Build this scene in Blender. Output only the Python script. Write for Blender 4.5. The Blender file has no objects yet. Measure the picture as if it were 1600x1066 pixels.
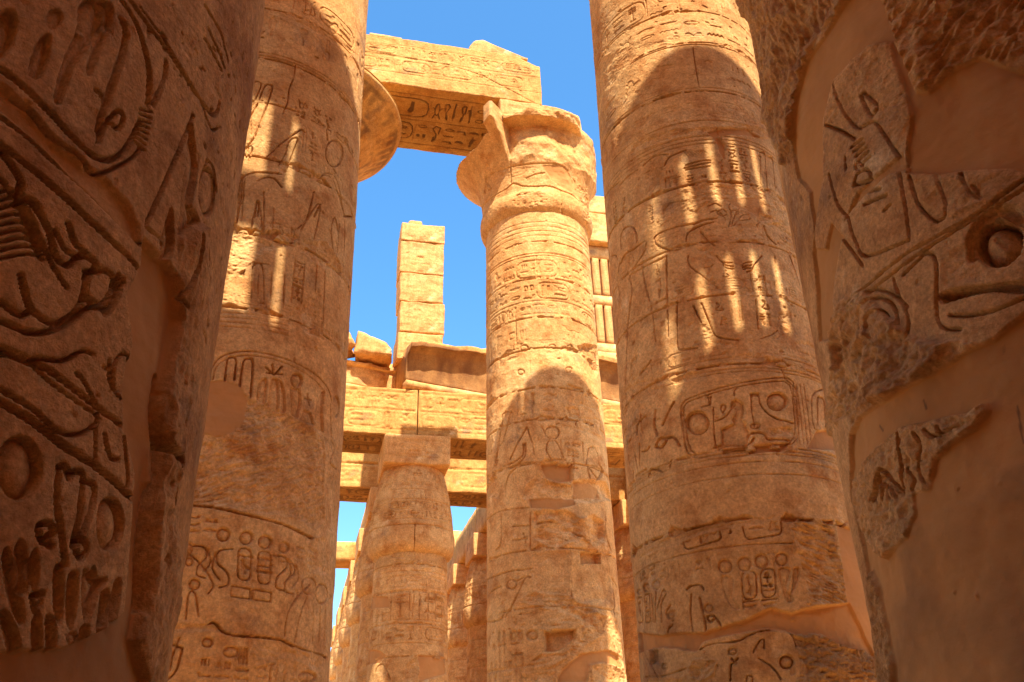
import bpy, math, random
import numpy as np
from mathutils import Matrix, Vector
rad = math.radians
sc = bpy.context.scene
COL = sc.collection

# ------------------------------------------------------------ camera
FPX, PITCH, ROLL = 1418.0, rad(27.926), rad(1.582)      # focal length in pixels of a 1600 px wide frame
CAMP = np.array([0., 0., 1.6])
FW = np.array([0, math.cos(PITCH), math.sin(PITCH)])
_R0 = np.array([1., 0, 0]); _U0 = np.array([0, -math.sin(PITCH), math.cos(PITCH)])
RT = math.cos(ROLL) * _R0 - math.sin(ROLL) * _U0
UP = math.cos(ROLL) * _U0 + math.sin(ROLL) * _R0
cd = bpy.data.cameras.new('camera'); cam = bpy.data.objects.new('camera', cd); COL.objects.link(cam)
cd.sensor_width = 36; cd.lens = FPX * 36 / 1600; cd.clip_start = .05; cd.clip_end = 3000
M = Matrix.Identity(4)
for i in range(3):
    M[i][0], M[i][1], M[i][2], M[i][3] = RT[i], UP[i], -FW[i], CAMP[i]
cam.matrix_world = M
sc.camera = cam

# ------------------------------------------------------------ light
YAW = rad(13.5)
UX, UY = math.cos(YAW), math.sin(YAW)                   # along the colonnade, to the right
NX, NY = math.sin(YAW), -math.cos(YAW)                  # across the nave, back towards the viewer
SUN_EL = rad(58.3)
SUN_SIDE = rad(8.0)                                     # sun stands a little right of the cross axis
_a = math.atan2(NY, NX) + SUN_SIDE
SD = Vector((math.cos(_a) * math.cos(SUN_EL), math.sin(_a) * math.cos(SUN_EL), math.sin(SUN_EL)))
sl = bpy.data.lights.new('sun', 'SUN'); so = bpy.data.objects.new('sun', sl); COL.objects.link(so)
sl.energy = 4.5; sl.angle = rad(.5); sl.color = (1, .93, .80)
so.rotation_euler = SD.to_track_quat('Z', 'Y').to_euler(); so.location = (20, -30, 60)
w = bpy.data.worlds.new('World'); sc.world = w; w.use_nodes = True
wt = w.node_tree; bg = wt.nodes['Background']
sky = wt.nodes.new('ShaderNodeTexSky'); sky.sky_type = 'NISHITA'; sky.sun_disc = False
sky.sun_elevation = SUN_EL; sky.sun_rotation = math.atan2(SD.x, SD.y)
sky.air_density = 1.0; sky.dust_density = 1.1; sky.ozone_density = 1.6; sky.altitude = 80
hs = wt.nodes.new('ShaderNodeHueSaturation'); hs.inputs['Saturation'].default_value = 1.3; hs.inputs['Hue'].default_value = .494
wt.links.new(sky.outputs[0], hs.inputs['Color']); wt.links.new(hs.outputs[0], bg.inputs[0]); bg.inputs[1].default_value = .13
sc.view_settings.view_transform = 'Standard'; sc.view_settings.look = 'None'
sc.view_settings.exposure = 1.5; sc.view_settings.gamma = 1
sc.cycles.max_bounces = 10; sc.cycles.diffuse_bounces = 8; sc.cycles.use_denoising = True
sc.cycles.use_adaptive_sampling = True; sc.cycles.adaptive_threshold = .015

# ------------------------------------------------------------ material
def stone(name, ca, cb, cc, plaster, bump=.7, paint=(.045, .032, .028), fine=1.0):
    m = bpy.data.materials.new(name); m.use_nodes = True
    t = m.node_tree; N = t.nodes; L = t.links
    bs = N['Principled BSDF']; bs.inputs['Roughness'].default_value = .92
    bs.inputs['Specular IOR Level'].default_value = .13
    tc = N.new('ShaderNodeTexCoord'); at = N.new('ShaderNodeAttribute'); at.attribute_name = 'surf'
    sp = N.new('ShaderNodeSeparateColor'); L.new(at.outputs['Color'], sp.inputs[0])
    def noise(scale, det=6, rough=.6, vec=None):
        n = N.new('ShaderNodeTexNoise'); n.inputs['Scale'].default_value = scale
        n.inputs['Detail'].default_value = det; n.inputs['Roughness'].default_value = rough
        L.new(vec or tc.outputs['Object'], n.inputs['Vector']); return n.outputs['Fac']
    def ramp(f, a, b):
        r = N.new('ShaderNodeMapRange'); r.inputs[1].default_value = a; r.inputs[2].default_value = b
        L.new(f, r.inputs[0]); return r.outputs[0]
    def mix(f, a, b, mode='MIX'):
        x = N.new('ShaderNodeMix'); x.data_type = 'RGBA'; x.blend_type = mode
        for s, v in ((x.inputs['Factor'], f), (x.inputs['A'], a), (x.inputs['B'], b)):
            if isinstance(v, (tuple, float, int)): s.default_value = (*v, 1) if isinstance(v, tuple) else v
            else: L.new(v, s)
        return x.outputs['Result']
    c = mix(ramp(noise(.55, 5), .40, .60), ca, cb)
    c = mix(ramp(noise(1.9, 8, .68), .48, .66), c, cc)
    c = mix(ramp(noise(.9, 8, .7, None), .57, .74), c, (.34, .21, .115))
    c = mix(ramp(noise(1.27, 8, .72), .58, .74), c, (.80, .56, .29))
    mp = N.new('ShaderNodeMapping'); mp.inputs['Scale'].default_value = (.5, .5, 2.6)
    L.new(tc.outputs['Object'], mp.inputs[0])
    c = mix(ramp(noise(1.6, 7, .6, mp.outputs[0]), .45, .95), c, mix(.5, cb, (.88, .8, .7), 'MULTIPLY'))
    c = mix(1., c, mix(ramp(noise(23 * fine, 7, .75), .34, .66), (.68, .65, .60), (1.16, 1.16, 1.14)), 'MULTIPLY')
    c = mix(1., c, mix(ramp(noise(5 * fine, 5, .65), .35, .65), (.84, .80, .76), (1.08, 1.08, 1.08)), 'MULTIPLY')
    # per-block tone carried by the surf attribute (blue channel, .5 = neutral)
    tn = N.new('ShaderNodeMapRange'); tn.inputs[3].default_value = .62; tn.inputs[4].default_value = 1.38
    L.new(sp.outputs[2], tn.inputs[0])
    cmb = N.new('ShaderNodeCombineColor')
    for i in range(3): L.new(tn.outputs[0], cmb.inputs[i])
    c = mix(1.0, c, cmb.outputs[0], 'MULTIPLY')
    pl = mix(.7, plaster, mix(ramp(noise(1.4, 5), .3, .7), (.80, .78, .76), (1.15, 1.14, 1.12)), 'MULTIPLY')
    c = mix(sp.outputs[0], c, pl)
    c = mix(sp.outputs[1], c, paint)
    L.new(c, bs.inputs['Base Color'])
    # fine relief: grain, pits and scratches; plaster is smoother
    g = N.new('ShaderNodeMath'); g.operation = 'MULTIPLY_ADD'
    L.new(noise(30 * fine, 8, .72), g.inputs[0]); g.inputs[1].default_value = .8; L.new(noise(7 * fine, 6, .6), g.inputs[2])
    vo = N.new('ShaderNodeTexVoronoi'); vo.inputs['Scale'].default_value = 9 * fine
    L.new(tc.outputs['Object'], vo.inputs['Vector'])
    pit = N.new('ShaderNodeMapRange'); pit.inputs[1].default_value = 0; pit.inputs[2].default_value = .14
    L.new(vo.outputs['Distance'], pit.inputs[0])
    g2 = N.new('ShaderNodeMath'); g2.operation = 'MULTIPLY_ADD'; L.new(pit.outputs[0], g2.inputs[0]); g2.inputs[1].default_value = .35
    L.new(g.outputs[0], g2.inputs[2])
    st = N.new('ShaderNodeMapRange'); L.new(sp.outputs[0], st.inputs[0]); st.inputs[3].default_value = bump; st.inputs[4].default_value = bump * .22
    b = N.new('ShaderNodeBump'); b.inputs['Distance'].default_value = .03 / fine
    L.new(st.outputs[0], b.inputs['Strength']); L.new(g2.outputs[0], b.inputs['Height'])
    L.new(b.outputs[0], bs.inputs['Normal'])
    return m

MS = stone('sandstone', (.66, .335, .112), (.74, .44, .175), (.50, .215, .062), (.54, .25, .08))
MSF = stone('sandstone_near', (.64, .315, .105), (.72, .39, .15), (.44, .185, .055), (.50, .23, .07), bump=1., fine=1.8)
MG = stone('sand_ground', (.62, .39, .18), (.68, .44, .22), (.54, .32, .14), (.5, .3, .15))
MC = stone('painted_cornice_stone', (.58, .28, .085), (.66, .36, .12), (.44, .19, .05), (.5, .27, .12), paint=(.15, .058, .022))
MP = stone('painted_sandstone', (.60, .30, .085), (.68, .38, .12), (.46, .20, .05), (.5, .27, .12), paint=(.10, .05, .028))

# ------------------------------------------------------------ objects
def tag(o, label=None, cat=None, group=None, kind=None):
    if label: o['label'] = label
    if cat: o['category'] = cat
    if group: o['group'] = group
    if kind or label: o['kind'] = kind or 'thing'
    return o

def empty(name, loc, rz=0.):
    o = bpy.data.objects.new(name, None); COL.objects.link(o)
    o.location = loc; o.rotation_euler = (0, 0, rz); o.empty_display_size = .3
    return o

def link_mesh(name, me, mat, parent=None, loc=None, rz=0.):
    me.materials.append(mat)
    o = bpy.data.objects.new(name, me); COL.objects.link(o)
    if parent is not None: o.parent = parent
    if loc is not None: o.location = loc
    if rz: o.rotation_euler = (0, 0, rz)
    return o

def np_mesh(name, co, quads, surf=None, tris=None, smooth=True):
    me = bpy.data.meshes.new(name)
    nq = len(quads); nt = 0 if tris is None else len(tris)
    me.vertices.add(len(co)); me.vertices.foreach_set('co', np.ascontiguousarray(co, np.float32).ravel())
    me.loops.add(nq * 4 + nt * 3)
    idx = np.asarray(quads, np.int32).ravel()
    if nt: idx = np.concatenate([idx, np.asarray(tris, np.int32).ravel()])
    me.loops.foreach_set('vertex_index', idx)
    me.polygons.add(nq + nt)
    ls = np.arange(nq) * 4
    if nt: ls = np.concatenate([ls, nq * 4 + np.arange(nt) * 3])
    me.polygons.foreach_set('loop_start', ls.astype(np.int32))
    me.polygons.foreach_set('use_smooth', np.full(nq + nt, smooth))
    me.update(calc_edges=True)
    at = me.color_attributes.new('surf', 'FLOAT_COLOR', 'POINT')
    c = np.zeros((len(co), 4), np.float32); c[:, 2] = .5; c[:, 3] = 1
    if surf is not None: c[:, :3] = surf
    at.data.foreach_set('color', c.ravel())
    return me

# ------------------------------------------------------------ noise
def ss(x): return x * x * (3 - 2 * x)
def sstep(a, b, x): return ss(np.clip((x - a) / (b - a), 0, 1))
def vn2(A, B, seed):
    """value noise at coordinates A, B (arrays), range -1..1"""
    ia = np.floor(A).astype(np.int64); ib = np.floor(B).astype(np.int64)
    fa = ss(A - ia); fb = ss(B - ib)
    r = np.random.RandomState(seed).uniform(-1, 1, (256, 256)).astype(np.float32)
    g = lambda i, j: r[i & 255, j & 255]
    return (g(ia, ib) * (1 - fa) * (1 - fb) + g(ia + 1, ib) * fa * (1 - fb)
            + g(ia, ib + 1) * (1 - fa) * fb + g(ia + 1, ib + 1) * fa * fb)
def grid_noise(a, b, ca, cb, seed, octv=3, rough=.5):
    """a: 1d horizontal coords, b: 1d vertical coords -> (len(b), len(a))"""
    out = 0; amp = 1; tot = 0
    for k in range(octv):
        A = a / ca * 2 ** k + 13.7 * k; B = b / cb * 2 ** k + 7.1 * k
        ia = np.floor(A).astype(int); ib = np.floor(B).astype(int); fa = ss(A - ia); fb = ss(B - ib)[:, None]
        r = np.random.RandomState(seed + k).uniform(-1, 1, (256, 256)).astype(np.float32)
        r0 = r[ib & 255]; r1 = r[(ib + 1) & 255]
        top = r0[:, ia & 255] * (1 - fa) + r0[:, (ia + 1) & 255] * fa
        bot = r1[:, ia & 255] * (1 - fa) + r1[:, (ia + 1) & 255] * fa
        out = out + amp * (top * (1 - fb) + bot * fb); tot += amp; amp *= rough
    return (out / tot).astype(np.float32)
def vn3(P, cell, seed, octv=3):
    out = 0; amp = 1; tot = 0
    r = np.random.RandomState(seed).uniform(-1, 1, (64, 64, 64)).astype(np.float32)
    for k in range(octv):
        Q = P / cell * 2 ** k + 5.3 * k; I = np.floor(Q).astype(int); F = ss(Q - I); I &= 63; J = (I + 1) & 63
        v = 0
        for dx in (0, 1):
            for dy in (0, 1):
                for dz in (0, 1):
                    wgt = ((F[:, 0] if dx else 1 - F[:, 0]) * (F[:, 1] if dy else 1 - F[:, 1]) * (F[:, 2] if dz else 1 - F[:, 2]))
                    v = v + wgt * r[(J if dx else I)[:, 0], (J if dy else I)[:, 1], (J if dz else I)[:, 2]]
        out = out + amp * v; tot += amp; amp *= .5
    return out / tot

# ------------------------------------------------------------ relief canvas
GL = {
 'reed': [('p', [(.35, .3), (.3, .75), (.5, 1), (.68, .7), (.6, .3)]), ('l', [(.5, .3), (.5, 0)])],
 'water': [('l', [(0, .4), (.12, .6), (.25, .4), (.37, .6), (.5, .4), (.62, .6), (.75, .4), (.87, .6), (1, .4)])],
 'sun': [('c', .5, .5, .36)],
 'bird': [('p', [(0, .25), (.3, .35), (.5, .75), (.52, .95), (.66, 1), (.8, .9), (.72, .8), (.78, .55), (.66, .3), (.55, .22), (.55, .02), (.68, 0), (.4, 0), (.45, .2), (.25, .22)])],
 'duck': [('p', [(0, .4), (.35, .52), (.55, .65), (.6, .9), (.72, 1), (.95, .88), (.75, .82), (.78, .5), (.6, .28), (.5, .25), (.52, 0), (.36, 0), (.4, .26), (.15, .28)])],
 'snake': [('l', [(0, .2), (.15, .35), (.3, .2), (.45, .35), (.6, .2), (.8, .25), (.85, .7), (1, .75)])],
 'cobra': [('l', [(.1, .1), (.5, .05), (.8, .2), (.6, .4), (.4, .55), (.45, .85), (.65, .95), (.6, .7)]), ('l', [(.1, .1), (.2, .5)])],
 'mouth': [('p', [(0, .5), (.25, .66), (.5, .72), (.75, .66), (1, .5), (.75, .36), (.5, .3), (.25, .36)])],
 'bread': [('p', [(.2, .3), (.22, .55), (.38, .72), (.62, .72), (.78, .55), (.8, .3)])],
 'basket': [('p', [(0, .65), (1, .65), (.85, .42), (.6, .3), (.4, .3), (.15, .42)])],
 'ankh': [('o', .5, .76, .17, .22), ('l', [(.5, .54), (.5, 0)]), ('l', [(.15, .5), (.85, .5)])],
 'stool': [('r', .25, .25, .75, .75)],
 'flag': [('l', [(.3, 0), (.3, 1)]), ('p', [(.3, 1), (.85, .9), (.85, .76), (.3, .7)])],
 'feather': [('p', [(.35, 0), (.35, .8), (.45, .96), (.62, 1), (.7, .85), (.6, .5), (.55, 0)])],
 'man': [('p', [(.05, 0), (.1, .25), (.35, .35), (.25, .55), (.05, .7), (.1, .78), (.38, .7), (.36, .85), (.45, 1), (.62, .98), (.68, .82), (.62, .7), (.78, .5), (.75, .3), (.95, .12), (.9, 0)])],
 'scarab': [('o', .5, .45, .25, .33), ('l', [(.25, .5), (.02, .35)]), ('l', [(.75, .5), (.98, .35)]), ('l', [(.3, .7), (.1, .95)]), ('l', [(.7, .7), (.9, .95)])],
 'three': [('l', [(.25, .25), (.25, .75)]), ('l', [(.5, .25), (.5, .75)]), ('l', [(.75, .25), (.75, .75)])],
 'comb': [('r', 0, .3, 1, .55)] + [('l', [(x, .55), (x, .72)]) for x in (.08, .25, .42, .58, .75, .92)],
 'eye': [('o', .5, .55, .45, .18), ('c', .5, .55, .11), ('l', [(.45, .38), (.5, .1)])],
 'leg': [('p', [(.3, 1), (.55, 1), (.55, .25), (.9, .15), (.9, 0), (.3, 0)])],
 'staff': [('l', [(.5, 0), (.5, .9), (.3, 1), (.2, .85)]), ('l', [(.4, 0), (.6, .1)])],
 'djed': [('l', [(.5, 0), (.5, 1)]), ('l', [(.2, .95), (.8, .95)]), ('l', [(.2, .8), (.8, .8)]), ('l', [(.2, .65), (.8, .65)]), ('l', [(.3, 0), (.7, 0)])],
 'arm': [('p', [(0, .45), (.7, .4), (.8, .7), (1, .72), (.98, .6), (.88, .3), (.75, .25), (0, .3)])],
 'loaf': [('o', .5, .5, .4, .18)],
 'hill': [('p', [(0, .2), (.1, .6), (.3, .6), (.5, .3), (.7, .6), (.9, .6), (1, .2)])],
 'cloth': [('l', [(.4, 0), (.4, .95), (.6, .95), (.6, .45)])],
}
TALL = ['reed', 'flag', 'feather', 'man', 'ankh', 'leg', 'staff', 'djed', 'cloth', 'cobra', 'bird', 'scarab']
SQ = ['bird', 'duck', 'man', 'scarab', 'sun', 'bird', 'eye', 'leg']
FLAT = ['water', 'mouth', 'basket', 'snake', 'comb', 'loaf', 'three', 'arm', 'hill', 'water']
SMALL = ['bread', 'stool', 'sun', 'loaf', 'three']

class Canvas:
    def __init__(s, a, b, seed, topx=None):
        s.a = a; s.b = b; s.H = np.zeros((len(b), len(a)), np.float32)
        s.Pl = np.zeros_like(s.H); s.Pa = np.zeros_like(s.H); s.To = np.full_like(s.H, .5)
        s.seed = seed; s.rng = random.Random(seed); s.topx = topx; s.v = None
        s.res = min(a[1] - a[0], b[1] - b[0])
        s.n1 = grid_noise(a, b, .30, .30, seed, 4); s.n2 = grid_noise(a, b, .05, .05, seed + 50, 3)
        s.wear = 1.0
    def view(s, ox=0, oy=0, k=1.):
        s.v = (ox, oy, k)
    def P(s, pts):
        pts = np.asarray(pts, float)
        if s.v is None: return pts
        return s.topx(s.v[0] + pts[:, 0] / s.v[2], s.v[1] + pts[:, 1] / s.v[2])
    def k(s, pt):
        if s.v is None: return 1.
        q = s.P([pt, (pt[0], pt[1] + 6)]); return max(abs(q[1, 1] - q[0, 1]), 1e-4) / 6
    def box(s, p, pad):
        i0, i1 = np.searchsorted(s.a, [p[:, 0].min() - pad, p[:, 0].max() + pad])
        j0, j1 = np.searchsorted(s.b, [p[:, 1].min() - pad, p[:, 1].max() + pad])
        if i1 <= i0 or j1 <= j0: return None
        return slice(j0, j1), slice(i0, i1), s.a[None, i0:i1], s.b[j0:j1, None]
    @staticmethod
    def dist(A, B, p, closed):
        d = None; n = len(p)
        for i in range(n if closed else n - 1):
            x0, y0 = p[i]; x1, y1 = p[(i + 1) % n]; dx, dy = x1 - x0, y1 - y0; L = dx * dx + dy * dy + 1e-12
            t = np.clip(((A - x0) * dx + (B - y0) * dy) / L, 0, 1)
            q = (A - x0 - t * dx) ** 2 + (B - y0 - t * dy) ** 2
            d = q if d is None else np.minimum(d, q)
        return np.sqrt(d)
    @staticmethod
    def inside(A, B, p):
        r = np.zeros(np.broadcast(A, B).shape, bool); n = len(p)
        for i in range(n):
            x0, y0 = p[i]; x1, y1 = p[(i + 1) % n]
            if y0 == y1: continue
            r ^= ((y0 > B) != (y1 > B)) & (A < (x1 - x0) * (B - y0) / (y1 - y0) + x0)
        return r
    def _line(s, p, w, d, closed=False, paint=0):
        bx = s.box(p, w * 1.5 + s.res)
        if bx is None: return
        J, I, A, B = bx; w = max(w, s.res * 1.1)
        q = s.dist(A, B, p, closed); v = s.n1[J, I] * (.5 if s.res < .008 else 1) + (0 if s.res < .008 else .6) * s.n2[J, I]
        ww = np.maximum(w * (1 + .55 * v), s.res)
        prof = (1 - sstep(.45, 1., q / ww)); d = d * np.clip(1 + .9 * v, .35, 1.6)
        s.H[J, I] = np.minimum(s.H[J, I], s.H[J, I] * .4 - d * prof * s.wear) * (prof > 0) + s.H[J, I] * (prof <= 0)
        if paint: s.Pa[J, I] = np.maximum(s.Pa[J, I], paint * prof)
    def line(s, pts, w=.02, d=.02, closed=False, smooth=True, paint=0):
        """w in metres of half width"""
        pts = list(pts)
        if smooth and len(pts) > 2: pts = spline(pts, closed)
        s._line(s.P(pts), w, d, closed, paint)
    def _sunk(s, p, d, sig, keep=.3, paint=0, raise_=0.):
        bx = s.box(p, s.res * 2)
        if bx is None: return
        J, I, A, B = bx; q = s.dist(A, B, p, True); ins = s.inside(A, B, p)
        sd = np.where(ins, q, -q); m = sstep(-.7 * s.res, .7 * s.res, sd)
        h = -d * (keep + (1 - keep) * np.exp(-np.maximum(sd, 0) / sig)) + raise_ * (1 - np.exp(-np.maximum(sd, 0) / sig))
        s.H[J, I] = s.H[J, I] * (1 - m) + (s.H[J, I] * .5 + h * s.wear) * m
        if paint: s.Pa[J, I] = np.maximum(s.Pa[J, I], paint * m)
    def sunk(s, pts, d=.03, sig=.04, keep=.3, smooth=True, paint=0, raise_=0.):
        pts = list(pts)
        if smooth: pts = spline(pts, True)
        s._sunk(s.P(pts), d, sig, keep, paint, raise_)
    def disc(s, x, y, rx, ry=None, d=.035, dome=.6, keep=.05):
        """round sign: deep at the rim, swelling in the middle"""
        ry = ry or rx
        pts = [(x + rx * math.cos(t), y + ry * math.sin(t)) for t in np.linspace(0, 2 * math.pi, 28)[:-1]]
        p = s.P(pts); R = .5 * min(np.ptp(p[:, 0]), np.ptp(p[:, 1]))
        s._sunk(p, d, R * .38, keep)
    def ring(s, x, y, rx, ry=None, w=.012, d=.02):
        ry = ry or rx
        s._line(s.P([(x + rx * math.cos(t), y + ry * math.sin(t)) for t in np.linspace(0, 2 * math.pi, 28)[:-1]]), w, d, True)
    def rrect(s, pts, w=.012, d=.02, r=.3, paint=0):
        """outline through four corners with rounded ends"""
        P = [np.array(q, float) for q in pts]; out = []
        for i in range(4):
            a, c, e = P[i - 1], P[i], P[(i + 1) % 4]
            m = r * min(np.linalg.norm(a - c), np.linalg.norm(e - c))
            p0 = c + (a - c) / np.linalg.norm(a - c) * m; p1 = c + (e - c) / np.linalg.norm(e - c) * m
            for t in (0, .33, .67, 1): out.append(tuple((1 - t) ** 2 * p0 + 2 * t * (1 - t) * c + t * t * p1))
        s._line(s.P(out), w, d, True, paint)
    def mask(s, p, edge, soft, seedk=0):
        bx = s.box(p, edge * 1.6 + soft)
        if bx is None: return None
        J, I, A, B = bx; q = s.dist(A, B, p, True); sd = np.where(s.inside(A, B, p), q, -q)
        sd = sd + edge * (s.n1[J, I] * 1.6 + s.n2[J, I] * .35)
        return J, I, sstep(-soft, soft, sd), sd
    def rough(s, pts, depth=.05, amp=.04, edge=.05, soft=.012, cell=(.16, .09), tone=None, keep=0., lean=0.):
        r = s.mask(s.P(pts), edge, soft)
        if r is None: return
        J, I, m, sd = r; a = s.a[I]; b = s.b[J]
        sk = s.rng.randrange(10000)
        n = 1 - 2 * np.abs(grid_noise(a, b, cell[0], cell[1], sk, 4, .6))
        if lean:
            A, B = np.meshgrid(a, b); c, q = math.cos(lean), math.sin(lean)
            n = .5 * n + .5 * (1 - 2 * np.abs(vn2((A * c + B * q) / cell[0], (B * c - A * q) / (cell[1] * .6), sk + 9)))
        n2 = grid_noise(a, b, .5, .4, sk + 5, 2)
        h = -depth * np.clip(.35 + sd / .15, .35, 1) + amp * n * .55 + amp * .8 * n2
        s.H[J, I] = s.H[J, I] * (1 - m * (1 - keep)) + h * m
        if tone is not None: s.To[J, I] = s.To[J, I] * (1 - m) + tone * m
        s.Pl[J, I] *= 1 - m; s.Pa[J, I] *= 1 - m
    def plaster(s, pts, depth=.02, edge=.02, soft=.012, amt=1., amp=.006, tone=None):
        r = s.mask(s.P(pts), edge, soft)
        if r is None: return
        J, I, m, sd = r
        h = -depth + amp * s.n1[J, I] * 1.5
        s.H[J, I] = s.H[J, I] * (1 - m) + h * m
        s.Pl[J, I] = np.maximum(s.Pl[J, I], m * amt)
        s.Pa[J, I] *= 1 - m
    def stain(s, pts, amt=.3, soft=.15, edge=.1):
        r = s.mask(s.P(pts), edge, soft)
        if r is None: return
        J, I, m, sd = r; s.Pa[J, I] = np.maximum(s.Pa[J, I], m * amt * (.7 + .5 * s.n1[J, I]))
    def level(s, pts, depth, soft=.02, edge=.0):
        r = s.mask(s.P(pts), edge, soft)
        if r is None: return
        J, I, m, sd = r; s.H[J, I] -= depth * m
    def joint(s, z, w=.012, d=.03, wob=.02, chip=.6, a0=None, a1=None):
        """bed joint between drums at height z"""
        a = s.a
        zz = z + wob * grid_noise(a, np.array([z]), .8, 1., s.rng.randrange(9999), 4)[0]
        J0, J1 = np.searchsorted(s.b, [z - .4, z + .4])
        if J1 <= J0: return
        ww = w * (1 + chip * 2.2 * np.clip(grid_noise(a, np.array([z]), .35, 1., s.rng.randrange(9999), 4)[0] * 1.6, 0, 1) ** 1.5 * 3)
        q = np.abs(s.b[J0:J1, None] - zz[None] - ww[None] * .3)
        prof = 1 - sstep(.3, 1., q / np.maximum(ww[None], s.res * .9))
        if a0 is not None: prof = prof * ((a >= a0) & (a <= a1))[None]
        s.H[J0:J1] = np.minimum(s.H[J0:J1], s.H[J0:J1] * .3 - d * prof) * (prof > 0) + s.H[J0:J1] * (prof <= 0)
    def vjoint(s, a0, z0, z1, w=.01, d=.025):
        n = 12; rr = s.rng
        s._line(np.array([(a0 + rr.uniform(-.012, .012), z0 + (z1 - z0) * i / n) for i in range(n + 1)]), w, d)
    def glyph(s, name, x, y, w, h, d=.014, lw=None, flip=False, paint=0):
        """x, y lower-left corner in canvas metres"""
        lw = lw or max(.055 * min(w, h) + .02 * h, s.res)
        T = lambda q: np.array([(x + (1 - u if flip else u) * w, y + t * h) for u, t in q])
        for g in GL[name]:
            if g[0] == 'l': s._line(T(g[1]), lw, d, paint=paint)
            elif g[0] == 'p': s._sunk(T(g[1]), d, max(.12 * h, s.res * 1.5), .35, paint=paint)
            elif g[0] == 'r':
                s._line(T([(g[1], g[2]), (g[3], g[2]), (g[3], g[4]), (g[1], g[4])]), lw, d, True, paint)
            else:
                rx, ry = (g[3] * min(w, h) / w, g[3] * min(w, h) / h) if g[0] == 'c' else (g[3], g[4])
                p = T([(g[1] + rx * math.cos(t), g[2] + ry * math.sin(t)) for t in np.linspace(0, 2 * math.pi, 17)[:-1]])
                if g[0] == 'c': s._sunk(p, d, max(.12 * h, s.res * 1.5), .1, paint=paint)
                else: s._line(p, lw, d, True, paint)
    def quadrat(s, x, y, w, h, d, paint=0):
        r = s.rng; c = r.random(); fl = r.random() < .5
        if c < .38: s.glyph(r.choice(TALL), x + .1 * w, y + .06 * h, w * .8, h * .88, d, flip=fl, paint=paint)
        elif c < .52:
            s.glyph(r.choice(TALL), x, y + .06 * h, w * .45, h * .88, d, flip=fl, paint=paint); s.glyph(r.choice(TALL), x + w * .5, y + .06 * h, w * .45, h * .88, d, paint=paint)
        elif c < .8:
            n = r.choice((2, 3)); hh = h / n
            for i in range(n): s.glyph(r.choice(FLAT), x + .05 * w, y + i * hh + .06 * h, w * .9, hh * .85, d, flip=fl, paint=paint)
        else:
            s.glyph(r.choice(FLAT), x + .05 * w, y + .04 * h, w * .9, h * .32, d, paint=paint)
            if r.random() < .5: s.glyph(r.choice(SQ), x + .1 * w, y + .4 * h, w * .8, h * .55, d, flip=fl, paint=paint)
            else:
                s.glyph(r.choice(SMALL), x, y + .45 * h, w * .48, h * .45, d, paint=paint); s.glyph(r.choice(SMALL), x + .5 * w, y + .45 * h, w * .48, h * .45, d, paint=paint)
    def row(s, a0, a1, z0, z1, d=.014, lines=True, asp=.72, paint=0, cart=.12):
        h = z1 - z0; x = a0
        if lines:
            for z in (z0 - .06 * h, z1 + .06 * h): s._line(np.array([(a0, z), (a1, z)]), max(.012 * h, s.res), d * .8, paint=paint * .6)
        while x < a1 - h * .5:
            if s.rng.random() < cart:
                L = h * s.rng.uniform(1.7, 2.2)
                if x + L > a1: cart = 0; continue
                s.cart(x, z0 + .06 * h, L, h * .88, d, paint); x += L + .12 * h
            else:
                ww = h * asp * s.rng.uniform(.8, 1.15); s.quadrat(x, z0, ww * .9, h, d, paint); x += ww
    def cart(s, x, y, w, h, d, paint=0):
        """a cartouche: rounded frame holding signs, with a tie at one end"""
        ov, q = s.v, None; s.v = None
        s.rrect([(x, y), (x + w, y), (x + w, y + h), (x, y + h)], max(.035 * min(w, h), s.res), d, .45, paint)
        if w > h:
            s._line(np.array([(x + w * 1.03, y + .08 * h), (x + w * 1.03, y + .92 * h)]), max(.03 * h, s.res), d)
            n = max(2, int(w / h * 1.3)); ww = (w * .86) / n
            for i in range(n): s.quadrat(x + .08 * w + i * ww, y + .14 * h, ww * .88, h * .72, d, paint)
        else:
            s._line(np.array([(x + .08 * w, y - .03 * h), (x + .92 * w, y - .03 * h)]), max(.03 * w, s.res), d)
            n = max(2, int(h / w * 1.4)); hh = (h * .84) / n
            for i in range(n): s.glyph(s.rng.choice(FLAT + SMALL + SQ), x + .16 * w, y + .08 * h + i * hh, w * .68, hh * .86, d, paint=paint)
        s.v = ov
    def column_text(s, a0, a1, z0, z1, d=.012, lines=True, paint=0):
        w = a1 - a0; z = z1
        if lines:
            for x in (a0 - .08 * w, a1 + .08 * w): s._line(np.array([(x, z0), (x, z1)]), max(.02 * w, s.res), d * .8)
        while z > z0 + .4 * w:
            r = s.rng.random(); fl = s.rng.random() < .5
            if r < .45: h = .36 * w; s.glyph(s.rng.choice(FLAT), a0, z - h, w, h, d, paint=paint)
            elif r < .65:
                h = .42 * w; s.glyph(s.rng.choice(SMALL), a0, z - h, w * .46, h, d, paint=paint); s.glyph(s.rng.choice(SMALL), a0 + .5 * w, z - h, w * .46, h, d, paint=paint)
            else: h = .9 * w; s.glyph(s.rng.choice(SQ + TALL), a0 + .08 * w, z - h, w * .84, h, d, flip=fl, paint=paint)
            z -= h * 1.12
    def pxtext(s, p0, p1, h, d=.014, lines=False, asp=.72, cart=.0):
        """row of signs whose foot runs from photo point p0 to p1, h in metres"""
        q = s.P([p0, p1]); s.row(q[0, 0], q[1, 0], q[:, 1].mean(), q[:, 1].mean() + h, d, lines, asp, cart=cart)
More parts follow.
